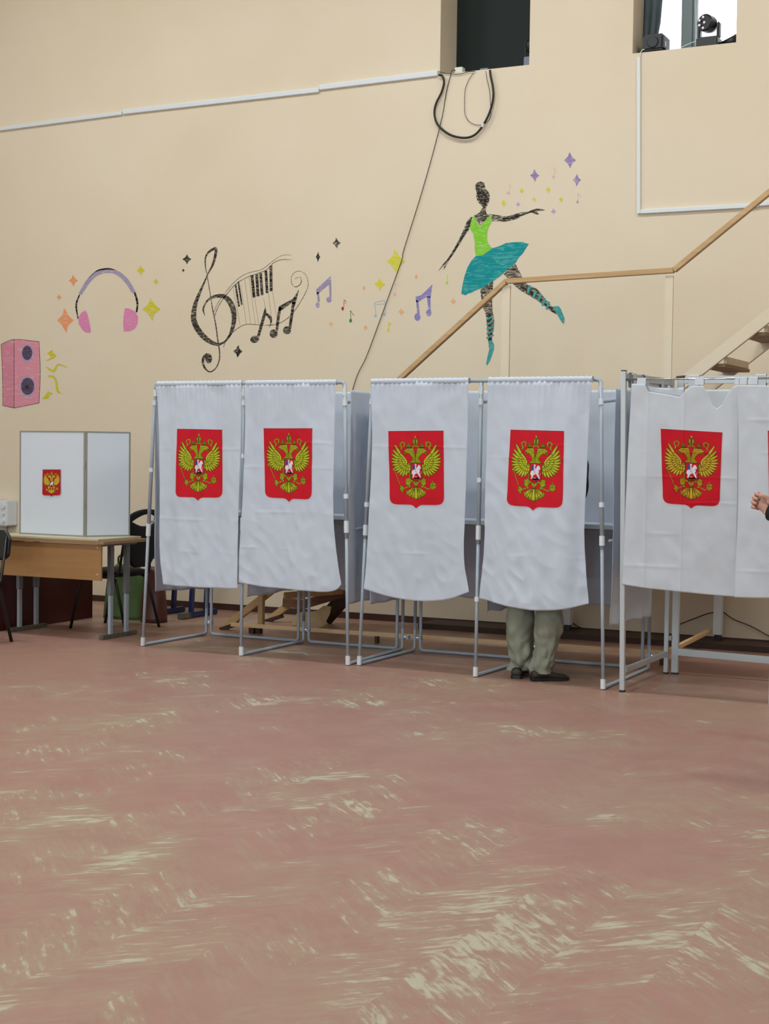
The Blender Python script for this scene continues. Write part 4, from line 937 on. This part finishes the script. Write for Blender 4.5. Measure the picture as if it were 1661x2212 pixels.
# handrail in three runs
hr = [yy(565, 1092, Y1-.03), yy(862, 818, Y1-.03), yy(1095, 607, Y1-.03), yy(1456, 584, Y1-.03), yy(1661, 416, Y1-.03)]
e = hr[4]+(hr[4]-hr[3])*1.5
for a_, b__ in ((hr[0], hr[2]), (hr[2]-Vector((.005, 0, .002)), hr[3]), (hr[3], e)): wd(a_, b__, .036, .045, 'handrail', 'wood')
# base frame near the floor
a_, b__ = yy(500, 1350, 10.25), yy(1436, 1411, 10.25)
wd((a_.x, 10.25, .062), (b__.x, 10.25, .085), .03, .03, 'base_rail', 'palewood')
wd((b__.x, 10.25, .085), (-2.99, 11.5, .11), .035, .03, 'base_rail', 'palewood', up=(0, 0, 1))
for x_ in (-6.3, -5.2, -4.05, -2.99): wd((x_, 10.26, 0), (x_, 10.26, .07), .03, .03, 'base_block', 'darkwood')
for px in (1225, 1550):
    q = yy(px, 1368, 11.5); MB().box(Vector((q.x-.03, 11.48, .09))-lst, Vector((q.x+.03, 11.54, LZ-.04))-lst).build('landing_leg', M['collar'], ST)
    MB().box(Vector((q.x-.025, 11.49, 0))-lst, Vector((q.x+.025, 11.53, .09))-lst).build('leg_foot', M['black'], ST)
for px in (1100,):
    MB().box(Vector((LX-.03, 11.45, 0))-lst, Vector((LX+.03, 11.51, LZ-.04))-lst).build('landing_leg', M['darkwood'], ST)
# loose boards under the stairs
def board(p, q, w, h, label, m_, up=(0, 0, 1), name='wooden_board'):
    p = Vector(p); t = thing(name, label, 'board', p); MB().beam((0, 0, 0), Vector(q)-p, w, h, up).build('plank', M[m_], t, bevel=.003); return t
bq = [yy(702, 1338, 11.2), yy(768, 1262, 11.2)]
tag(MB().beam(bq[0], bq[1], .13, .025, (0, 1, 0)).build('wooden_board', M['darkwood'], bevel=.003), 'dark brown board leaning on the wall under the stairs', 'board')
m = MB(); pts = [(630,1332),(641,1310),(652,1306),(684,1304),(700,1292),(716,1294),(713,1310),(700,1336),(692,1338),(682,1328),(668,1331),(655,1326),(643,1334)]
pp = [tuple(yy(*p, 10.95)) for p in pts]; V, Fs = tess(pp); m.add(V, Fs); o = tag(m.build('cardboard_sheet', M['cardboard']), 'torn beige cardboard sheet standing under the stairs', 'cardboard'); o.modifiers.new('s', 'SOLIDIFY').thickness = .006
o.location.z = -min(v[2] for v in pp)+.001
# wires low on the wall
def lowire(pts, label, r=.004): tag(MB().tube(cat_rom([yy(*p, WY-.012) for p in pts], 5), r, 8).build('wall_wire', M['wire'], smooth=True), label, 'wire')
lowire([(1226,1332),(1232,1342),(1250,1354),(1275,1362),(1300,1366)], 'thin brown wire curving down the wall beside the person\'s legs')
lowire([(1464,1350),(1500,1336),(1530,1325),(1556,1322),(1562,1322)], 'thin brown wire on the wall left of the pale corner pipe')
lowire([(1562,1322),(1585,1338),(1620,1352),(1661,1374),(1700,1392)], 'thin brown wire on the wall sloping down to the right edge')

# ------------------------------------------------------------------ left: platform, table, screen, chairs
tag(MB().box((-11.5, 9.3, 0), (-8.03, 10.48, .50)).build('stage_platform', M['maroon'], bevel=.004), 'low maroon painted platform behind the table at left', 'platform')
TB = thing('school_table', 'school table with orange front panel and grey steel legs', 'table', (-7.475, 9.5, 0)); tx = TB.location
def tb(a, c, name, m_, bev=.002): return MB().box(Vector(a)-tx, Vector(c)-tx).build(name, M[m_], TB, bevel=bev)
tb((-8.02, 9.17, .728), (-6.93, 9.74, .752), 'tabletop', 'table_top')
mp = tb((-7.95, 9.215, .455), (-6.985, 9.232, .722), 'front_panel', 'table_panel')
for x_, z_ in ((-7.02, .70), (-7.02, .50)): MB().ball(Vector((x_, 9.213, z_))-tx, .006, .004, .006, 10, 6).build('screw', M['chrome'], mp)
for x_ in (-7.93, -7.05):
    for y_ in (9.42, 9.62):
        MB().box(Vector((x_-.0175, y_-.0225, .33))-tx, Vector((x_+.0175, y_+.0225, .705))-tx).build('leg', M['legmetal'], TB, bevel=.003)
        MB().box(Vector((x_-.013, y_-.018, .03))-tx, Vector((x_+.013, y_+.018, .33))-tx).build('leg_extension', M['tube'], TB, bevel=.003)
    MB().box(Vector((x_-.02, 9.3, 0))-tx, Vector((x_+.02, 9.74, .032))-tx).build('foot_bar', M['muddy'], TB, bevel=.004)
    MB().box(Vector((x_-.015, 9.28, .705))-tx, Vector((x_+.015, 9.73, .727))-tx).build('top_bar', M['legmetal'], TB)
# tri-fold ballot screen
SC = thing('ballot_screen', 'white folding tabletop screen with small red coat of arms sticker', 'privacy screen', (-7.62, 9.4, .752)); so = SC.location
ZB = .768
bb = MB().box(Vector((-8.02, 9.175, .7525))-so, Vector((-6.985, 9.72, ZB))-so).build('base_board', M['baseb'], SC, bevel=.003)
PA, PB = yy(44, 1150, 9.36), yy(182, 1150, 9.36)
zt = yy(110, 931, 9.36).z
def panel(a, c, z0, z1, name):
    d_ = (Vector((c[0]-a[0], c[1]-a[1], 0))).normalized()
    fr = MB(); A0 = Vector((a[0], a[1], 0)); C0 = Vector((c[0], c[1], 0))
    pn = MB().beam(A0+d_*.006+Vector((0, 0, (z0+z1)/2))-so, C0-d_*.006+Vector((0, 0, (z0+z1)/2))-so, z1-z0-.012, .008, d_.cross(Vector((0, 0, 1)))).build(name, M['white'], SC)
    for p_, q_ in ((A0+Vector((0, 0, z0)), A0+Vector((0, 0, z1))), (C0+Vector((0, 0, z0)), C0+Vector((0, 0, z1)))): fr.beam(p_-so, q_-so, .014, .014, (0, 1, 0))
    for z_ in (z0+.005, z1-.005): fr.beam(A0+Vector((0, 0, z_))-so, C0+Vector((0, 0, z_))-so, .012, .012)
    fr.build('edge_trim', M['frame'], pn, bevel=.0015); return pn
pA = panel((PA.x, 9.36), (PB.x, 9.36), ZB, zt, 'front_panel')
pcx = fl(276, 1157, ZB); panel((PB.x+.012, 9.365), (-7.06, 9.66), ZB, zt, 'side_panel')
panel((PA.x, 9.37), (-7.99, 9.70), ZB, zt, 'side_panel')
for z_ in (1.02, 1.32): MB().tube([Vector((PB.x+.006, 9.352, z_-.02))-so, Vector((PB.x+.006, 9.352, z_+.02))-so], .006).build('hinge', M['frame'], SC)
emblem([(92,1014),(131,1014),(131,1070),(91,1070)], 'small', lambda px, py: yy(px, py, 9.351)-so, pA, 'sticker')

def chair(label, loc, rz, zb, group=None, high=True):
    """steel oval tube visitor chair: faces -x in its own frame, back at +x"""
    t = thing('visitor_chair', label, 'chair', loc, rz, group)
    for s_ in (-1, 1):
        y_ = .21*s_
        MB().tube(rounded([(-.29, y_*1.08, 0), (-.20, y_, .40), (-.16, y_, .425), (.10, y_, .425), (.14, y_, .40), (.25, y_*1.08, 0)], .05), .0125, 10).build('leg_frame', M['black'], t, smooth=True)
        MB().tube(rounded([(.02, y_*.95, .43), (.16, y_*.95, .44), (.235, y_*.9, zb-.04)], .05), .011, 10).build('back_upright', M['black'], t, smooth=True)
    MB().tube([(-.1, -.21, .425), (-.1, .21, .425)], .011, 10).build('crossbar', M['black'], t)
    st = MB(); rr = []
    for k in range(9):
        a = k/8; h = .02+.03*math.sin(PI*a)**.5; x = -.19+.39*a; wd_ = .215*(1-.12*(2*a-1)**2); rr.append([(x, wd_*math.cos(2*PI*i/20)*1, .455+h*math.sin(2*PI*i/20)*.8) for i in range(20)])
    MB().rings(rr).build('seat', M['blackfab'], t, smooth=True)
    # backrest with a lens shaped hand opening at its top, built in columns
    z0, z1 = (zb-.46, zb) if high else (zb-.22, zb); HW = .215
    def xb(z, y): return .20+.07*(z-.45)/.5+.02*(1-(y/.22)**2)
    def colz(y):
        k = abs(y)/HW
        top = z1-.075*(1-math.sqrt(max(0, 1-(k*.985)**2))) if high else z1-.06*max(0, (k-.6)/.4)**2.5
        bot = z0+(.16*max(0, (k-.45)/.55)**1.3 if high else .04*max(0, (k-.6)/.4)**2.5)
        return bot, top
    n = 44; m_ = MB(); lens = high
    ys = [HW*math.sin((i/n-.5)*PI) for i in range(n+1)]
    def grid(f0, f1, rows_, i0=0, i1=n):
        vs = []
        for i in range(i0, i1+1):
            for j in range(rows_+1):
                z = f0(ys[i])+(f1(ys[i])-f0(ys[i]))*j/rows_; vs.append((xb(z, ys[i]), ys[i], z))
        m_.add(vs, [(i*(rows_+1)+j, i*(rows_+1)+j+1, (i+1)*(rows_+1)+j+1, (i+1)*(rows_+1)+j) for i in range(i1-i0) for j in range(rows_)])
    if lens:
        zm, wl = z1-.092, .185
        lo = lambda y: zm-.045*max(0, 1-(y/wl)**2)
        hi = lambda y: zm+.056*max(0, 1-(y/wl)**2)
        grid(lambda y: colz(y)[0], lo, 14); grid(hi, lambda y: colz(y)[1], 4)
    else: grid(lambda y: colz(y)[0], lambda y: colz(y)[1], 12)
    o = m_.build('backrest', M['blackfab'] if high else M['blackvinyl'], t, smooth=True)
    bm = bmesh.new(); bm.from_mesh(o.data); bmesh.ops.remove_doubles(bm, verts=bm.verts, dist=.0005); bm.to_mesh(o.data); bm.free()
    md = o.modifiers.new('s', 'SOLIDIFY'); md.thickness = .026; md.offset = 0
    return t
CHB = chair('black chair with eye-shaped backrest opening behind the table', (-7.41, 9.99, 0), 0, .965)
# the lens opening's smooth rim
CHA = chair('black chair cut off by the left edge, in front of the table', (yy(21, 1180, 8.85).x-.215, 8.61, 0), PI/2, .825, high=False)
# box on the wall at the far left
t = thing('control_box', 'white wall-mounted electrical box with round knobs at far left', 'electrical box', (-9.9, WY, .80))
MB().box((-.30, -.20, -.20), (-.06, -.0, .13)).build('body', M['whitep'], t, bevel=.02)
sd_ = MB().box((-.06, -.16, -.12), (.055, 0, .125)).build('side_module', M['collar'], t, bevel=.01)
for z_, r_ in ((.07, .022), (.0, .012), (-.07, .018)): MB().tube([(.02, -.161, z_), (.02, -.175, z_)], r_, 16).build('knob', M['whitep'], sd_)
# green cloth bag and brown bag behind the chair
def bag(name, label, cx, cy, w, d_, h, m_, cat, seed, lean=0):
    t = thing(name, label, cat, (cx, cy, 0)); rr = []
    for j in range(13):
        v = j/12; f = (math.sin(PI*min(1, v*1.02+.02))**.35); ww = w/2*(1-.25*v**2)*(.6+.4*f if v > .9 else 1); dd = d_/2*(1-.45*v); ring = []
        for k in range(28):
            a = 2*PI*k/28; e_ = .75; c_, s_ = math.cos(a), math.sin(a); x = ww*math.copysign(abs(c_)**e_, c_); y = dd*math.copysign(abs(s_)**e_, s_)
            nn_ = 1+.08*nz(c_*2, s_*2, v*3+seed); ring.append((x*nn_+lean*v, y*nn_, .002+h*v*(1+.03*nz(c_, s_, seed))))
        rr.append(ring)
    MB().rings(rr).build('body', M[m_], t, smooth=True)
    MB().tube(cat_rom([(-w*.2+lean, 0, h*.97), (-w*.15+lean, -.02, h*1.15), (w*.12+lean, -.02, h*1.16), (w*.2+lean, 0, h*.97)], 5), .009, 8).build('handle', M['darkwood'] if m_ != 'green' else M['green'], t, smooth=True)
bag('cloth_bag', 'green cloth bag on the floor behind the black chair', yy(274, 1290, 10.60).x, 10.60, .44, .22, .46, 'green', 'bag', 3)
bag('leather_bag', 'dark brown bag standing right of the green bag', yy(333, 1260, 10.50).x, 10.50, .21, .20, .46, 'brownbag', 'bag', 8)
# school desks with dark blue legs
def desk(label, x, y, rz):
    t = thing('school_desk', label, 'desk', (x, y, 0), rz)
    MB().box((-.31, -.24, .70), (.31, .24, .722)).build('desktop', M['table_top'], t, bevel=.003)
    for s_ in (-1, 1):
        for y_ in (-.13, .10): MB().beam((s_*.17, y_, .045), (s_*.17, y_+.05, .70), .05, .028, (1, 0, 0)).build('leg', M['blue'], t, bevel=.003)
        f_ = MB().box((s_*.17-.028, -.27, 0), (s_*.17+.028, .25, .05)).build('foot_bar', M['blue'], t, bevel=.008)
        MB().box((s_*.17-.031, -.30, 0), (s_*.17+.031, -.17, .053)).build('end_cap', M['muddy'], f_, bevel=.008)
    return t
desk('school desk with dark blue legs standing behind the leftmost curtain', -7.50, 11.06, 0)
# ------------------------------------------------------------------ people
def skin_body(name, verts, edges, radii, m_, parent=None, sub=2, root=0):
    me = bpy.data.meshes.new(name); me.from_pydata(verts, edges, []); o = bpy.data.objects.new(name, me); COL.objects.link(o)
    o.modifiers.new('skin', 'SKIN'); sv = me.skin_vertices[0].data
    for i, r in enumerate(radii): sv[i].radius = r if isinstance(r, tuple) else (r, r); sv[i].use_root = (i == root)
    s = o.modifiers.new('sub', 'SUBSURF'); s.levels = sub; s.render_levels = sub
    dg = bpy.context.evaluated_depsgraph_get(); dg.update(); nm = bpy.data.meshes.new_from_object(o.evaluated_get(dg)); bpy.data.objects.remove(o)
    nm.materials.clear(); nm.materials.append(m_)
    for p in nm.polygons: p.use_smooth = True
    o = bpy.data.objects.new(name, nm); COL.objects.link(o)
    if parent: o.parent = parent
    return o
def loft_leg(rows, name, m_, parent, seed, ycen, depth=1.1, n=40):
    """rows: (centre x, centre y, z, half width)"""
    P = cat_rom([(r[0], r[2], r[3]) for r in rows], 8); Q = cat_rom([(r[1], r[2], 0) for r in rows], 8); rr = []
    for p, q in zip(P, Q):
        ring = []; z = p.y; amp = .005+.016*max(0, 1-z/.34)
        for k in range(n):
            a = 2*PI*k/n; c_, s_ = math.cos(a), math.sin(a)
            w_ = amp*(1.6*abs(nz(c_*1.6+z*5, s_*1.6-z*9, seed+z*7))-.4)*2+.007*math.sin(z*62+c_*2.2+s_*1.3+seed)*max(0, 1-z/.3)
            w_ += .010*max(0, nz(c_*2.2+seed, z*11+s_*3, seed))*min(1, (1.0-z)*1.6)-.003; r_ = p.z+w_; ring.append((p.x+r_*c_, q.x+r_*depth*s_, z))
        rr.append(ring)
    return rr
def shoe(name, m_, parent, heel, ang, L_=.28, w=.098, h=.075, sole=True):
    d_ = Vector((math.cos(ang), math.sin(ang), 0)); s_ = Vector((-d_.y, d_.x, 0)); rr = []
    for t_, wf, hf in ((0, .45, .75), (.03, .62, .95), (.15, .68, 1.0), (.35, .7, 1.0), (.55, .85, .78), (.72, 1, .62), (.86, .92, .55), (.95, .66, .45), (1, .3, .3)):
        c = Vector(heel)+d_*L_*t_; ring = []
        for k in range(16):
            a = 2*PI*k/16; yv = math.cos(a)*w/2*wf; zv = max(.0, .5+.5*math.sin(a))**.8*h*hf*1.05+.004; ring.append(c+s_*yv+Vector((0, 0, zv)))
        rr.append(ring)
    o = MB().rings(rr).build(name, m_, parent, smooth=True)
    rr = []
    for t_, wf in ((-.01, .4), (.02, .66), (.2, .72), (.4, .72), (.7, 1.06), (.87, .95), (.97, .65), (1.02, .25)):
        c = Vector(heel)+d_*L_*t_; rr.append([c-s_*w/2*wf, c+s_*w/2*wf, c+s_*w/2*wf+Vector((0, 0, .022)), c-s_*w/2*wf+Vector((0, 0, .022))])
    MB().rings(rr).build('sole', M['black'], o)
    return o
HEADV = [(0,0,0),(0,-.015,.045),(0,-.02,.10),(0,-.01,.155)]
def person_body(parent, J, m_):
    """one continuous skin-modifier figure from a joint table"""
    names = ['pelvis','spine','chest','neck','jaw','head','crown','lsh','lel','lwr','lhand','rsh','rel','rwr','rhand','lhip','lkn','lan','ltoe','rhip','rkn','ran','rtoe']
    E_ = [('pelvis','spine'),('spine','chest'),('chest','neck'),('neck','jaw'),('jaw','head'),('head','crown'),('chest','lsh'),('lsh','lel'),('lel','lwr'),('lwr','lhand'),('chest','rsh'),('rsh','rel'),('rel','rwr'),('rwr','rhand'),('pelvis','lhip'),('lhip','lkn'),('lkn','lan'),('lan','ltoe'),('pelvis','rhip'),('rhip','rkn'),('rkn','ran'),('ran','rtoe')]
    rad = dict(pelvis=(.12,.09), spine=(.14,.10), chest=(.14,.10), neck=.06, jaw=(.078,.085), head=(.098,.108), crown=(.085,.09), lsh=.045, lel=.038, lwr=.028, lhand=.03, rsh=.045, rel=.038, rwr=.028, rhand=.03, lhip=.07, lkn=.058, lan=.04, ltoe=.035, rhip=.07, rkn=.058, ran=.04, rtoe=.035)
    ix = {n: i for i, n in enumerate(names)}
    return skin_body('body', [J[n] for n in names], [(ix[a], ix[b_]) for a, b_ in E_], [rad[n] for n in names], m_, parent)
def face(parent, c, fwd, hairlen=.0):
    """eyes, nose, ears, mouth and short hair around a head centred at c looking along fwd"""
    f = Vector(fwd).normalized(); s = Vector((-f.y, f.x, 0)); up = Vector((0, 0, 1)); c = Vector(c)
    h = MB(); rr = []
    h.ball(c-f*.020+up*.034, .094, .094, .092, 24, 14); h.ball(c-f*.045-up*.02, .068, .068, .085, 20, 12); o = h.build('hair', M['hair'], parent, smooth=True)
    for k in (-1, 1):
        MB().ball(c+s*.086*k-up*.012, .016, .016, .03, 12, 8).build('ear', M['skin'], parent, smooth=True)
        MB().ball(c+s*.030*k+f*.078+up*.0, .011, .011, .008, 12, 8).build('eye', M['nail'], parent, smooth=True)
    MB().tube([c+f*.074+up*.005, c+f*.094-up*.025, c+f*.076-up*.034], [.008, .013, .010], 10).build('nose', M['skin'], parent, smooth=True)
    MB().tube([c+f*.068+s*.022-up*.058, c+f*.078-up*.06, c+f*.068-s*.022-up*.058], .005, 8).build('mouth', M['brownbag'], parent, smooth=True)

# voter in the booth, back to the camera
P1 = thing('person', 'person in olive-grey trousers and dark shoes standing behind a curtain', 'person', (-3.43, 9.25, 0)); o1 = P1.location
K = 8.305
def rows(tab_, Y, dx=0):
    out = []
    for yz, xl, xr in tab_:
        a, c = yy(1060+xl/K, 1240+yz/K, Y), yy(1060+xr/K, 1240+yz/K, Y); out.append(((a.x+c.x)/2-o1.x, Y-o1.y, max(.05, (a.z+c.z)/2), (c.x-a.x)/2))
    return out
YL, YR = 9.20, 9.16
lt = rows([(1812,405,690),(1760,395,700),(1680,368,705),(1600,372,735),(1450,348,765),(1200,310,752),(900,300,757),(560,308,748)], YL)
rt = rows([(1945,738,1030),(1925,735,1075),(1850,718,1112),(1700,703,1108),(1600,735,1140),(1450,785,1162),(1200,797,1218),(1000,800,1278),(800,820,1285),(620,828,1255)], YR)
lt += [(lt[-1][0], .0, .62, .085), (-.09, .03, .80, .095), (-.085, .03, .93, .10)]
rt += [(rt[-1][0]+.0, -.03, .62, .085), (.09, .02, .80, .095), (.085, .03, .93, .10)]
tr = MB(); tr.rings(loft_leg(lt, '', None, None, 2.3, 0)); tr.rings(loft_leg(rt, '', None, None, 5.1, 0))
tr.rings([[(x*1.0, .03+y, z) for x, y in [(w_*math.cos(2*PI*k/32), .115*math.sin(2*PI*k/32)) for k in range(32)]] for z, w_ in ((.80, .175), (.88, .185), (.98, .175), (1.04, .16))])
J = dict(pelvis=(0,.03,.95), spine=(0,.05,1.12), chest=(0,.08,1.34), neck=(0,.14,1.50), jaw=(0,.19,1.56), head=(0,.20,1.63), crown=(0,.18,1.70), lsh=(-.19,.09,1.40), lel=(-.27,.12,1.13), lwr=(-.15,.36,1.03), lhand=(-.10,.44,1.02),
         rsh=(.125,.09,1.39), rel=(.140,.10,1.22), rwr=(.01,.32,1.04), rhand=(-.03,.39,1.03), lhip=(-.09,.03,.88), lkn=(lt[3][0],-.03,.50), lan=(lt[0][0],-.04,.09), ltoe=(lt[0][0]-.01,.02,.05), rhip=(.09,.03,.88), rkn=(rt[5][0],-.06,.50), ran=(rt[0][0],-.08,.09), rtoe=(rt[0][0]+.02,-.03,.05))
bdy = person_body(P1, J, M['skin'])
tr.build('trousers', M['trouser'], P1, smooth=True)
# jumper: torso and sleeves
jm = MB(); jm.rings([[(w_*math.cos(2*PI*k/28), y_+d_*math.sin(2*PI*k/28), z) for k in range(28)] for z, w_, d_, y_ in ((.90,.185,.135,.03),(1.05,.175,.135,.04),(1.2,.175,.135,.06),(1.36,.18,.13,.08),(1.44,.17,.11,.10),(1.49,.08,.075,.12))])
for s_, e_, w_ in (('lsh','lel','lwr'), ('rsh','rel','rwr')): jm.tube(cat_rom([Vector(J[s_])*.5+Vector((0, .045, .725)), J[s_], Vector(J[s_]).lerp(Vector(J[e_]), .5), J[e_], Vector(J[e_]).lerp(Vector(J[w_]), .5), J[w_]], 4), [.062]*4+[.070-.0019*i for i in range(17)], 16)
jm.build('jumper', M['navy'], P1, smooth=True)
face(bdy, (0, .20, 1.63), (0, 1, -.3))
hl, hr_ = yy(1060+545/K, 1472, YL), yy(1060+880/K, 1480, YR)
s1 = shoe('shoe', M['shoe'], P1, Vector((lt[0][0]+.0, YL-.085-o1.y, 0)), PI/2+.25, .27, .112, .065)
s2 = shoe('shoe', M['shoe'], P1, Vector((rt[0][0]-.03, YR-.075-o1.y, 0)), .75, .25, .105, .062)

# person entering the frame at the right: only a fist, cuff and shoe tip show
P2 = thing('person', 'person in black, only a raised fist and shoe tip inside the right edge', 'person', (-1.30, 7.17, 0)); o2_ = P2.location
L2 = lambda p: Vector(p)-o2_
WR = L2((-1.556, 7.06, 1.192))
J2 = dict(pelvis=(.10,0,.95), spine=(.10,0,1.12), chest=(.08,0,1.36), neck=(.07,0,1.52), jaw=(.05,0,1.58), head=(.05,0,1.66), crown=(.06,0,1.73), lsh=(.08,-.20,1.42), lel=(.03,-.22,1.13), lwr=tuple(WR), lhand=tuple(WR+Vector((-.03,0,.025))),
          rsh=(.08,.20,1.42), rel=(.12,.26,1.13), rwr=(.05,.27,.90), rhand=(.03,.27,.82), lhip=(.10,-.09,.88), lkn=(.10,-.09,.50), lan=(.08,-.08,.09), ltoe=(.05,-.08,.05), rhip=(.10,.09,.88), rkn=(.05,.09,.50), ran=(.02,.09,.09), rtoe=(-.01,.09,.05))
b2 = person_body(P2, J2, M['skin'])
face(b2, (.04, 0, 1.66), (-1, 0, 0))
# fist: palm and four curled fingers and a thumb as separate chains in one skin-grown hand
base = L2((-1.592, 7.055, 1.232)); fx = Vector((-1, 0, .35)).normalized(); up = Vector((.3, .1, 1)).normalized(); back = Vector((0, 1, 0))
hv, he, hrad = [], [], []
def addv(p, r, par=None):
    hv.append(tuple(p)); hrad.append(r)
    if par is not None: he.append((par, len(hv)-1))
    return len(hv)-1
r0 = addv(base+Vector((.006,.0,-.008)), (.024,.03)); addv(WR+Vector((.005,0,-.005)), (.022,.026), r0); p1_ = addv(base+fx*.02, (.022,.03), r0)
ho = skin_body('hand', hv, he, hrad, M['skin'], b2, 2)
for k, (dz, ln) in enumerate(((.032, .92), (.012, 1.0), (-.009, .95), (-.029, .8))):
    a = base+up*dz+fx*.012+back*.018; pts = [a, a+fx*.030*ln+back*.004, a+fx*.042*ln-back*.014, a+fx*.036*ln-back*.034, a+fx*.012-back*.040]
    f_ = skin_body('finger', [tuple(p) for p in pts], [(i, i+1) for i in range(4)], [.0105, .0108, .0102, .0098, .0085], M['skin'], ho, 2)
a = base+up*.018-back*.02+Vector((.015, 0, 0)); pts = [a-Vector((-.012, 0, .02)), a+up*.008, a+fx*.022+up*.012-back*.012, a+fx*.042+up*.008-back*.018]
skin_body('thumb', [tuple(p) for p in pts], [(0, 1), (1, 2), (2, 3)], [.014, .013, .0115, .0095], M['skin'], ho, 2)
sw = MB(); sw.rings([[(x_+d_*math.cos(2*PI*k/28), w_*math.sin(2*PI*k/28), z) for k in range(28)] for z, w_, d_, x_ in ((.83,.195,.15,.10),(.90,.205,.155,.10),(1.05,.185,.14,.10),(1.25,.20,.14,.09),(1.38,.215,.13,.08),(1.45,.17,.10,.07),(1.50,.08,.07,.07))])
sw.tube(cat_rom([(.08,-.10,1.43), (.08,-.19,1.38), (.06,-.22,1.28), J2['lel'], tuple(Vector(J2['lel']).lerp(WR, .5)), tuple(WR+Vector((-.004, 0, .006)))], 4), [.070]*4+[.074-.0019*i for i in range(17)], 18)
sw.tube(cat_rom([(.08,.10,1.43), (.08,.19,1.38), (.10,.24,1.28), J2['rel'], (.09,.27,1.02), J2['rwr']], 4), [.070]*4+[.074-.0019*i for i in range(17)], 18)
sw.build('jumper', M['blackcloth'], P2, smooth=True)
for s_ in (-1, 1):
    k_ = 'l' if s_ < 0 else 'r'
    a = J2[k_+'hip']; c = J2[k_+'kn']; e_ = J2[k_+'an']
    tt = MB().rings([[(x_+r_*math.cos(2*PI*k/24)+.004*nz(k, z*20), y_+r_*math.sin(2*PI*k/24), z) for k in range(24)] for x_, y_, z, r_ in ((e_[0], e_[1], .055, .075), (e_[0], e_[1], .2, .07), (c[0], c[1], .5, .08), (a[0], a[1], .75, .095), (a[0], a[1], .95, .10))])
    tt.build('trouser_leg', M['blackcloth'], P2, smooth=True)
    shoe('shoe', M['shoeblack'], P2, Vector((e_[0]+.07, e_[1], 0)), PI+.0, .30 if s_ < 0 else .30, .10, .08)
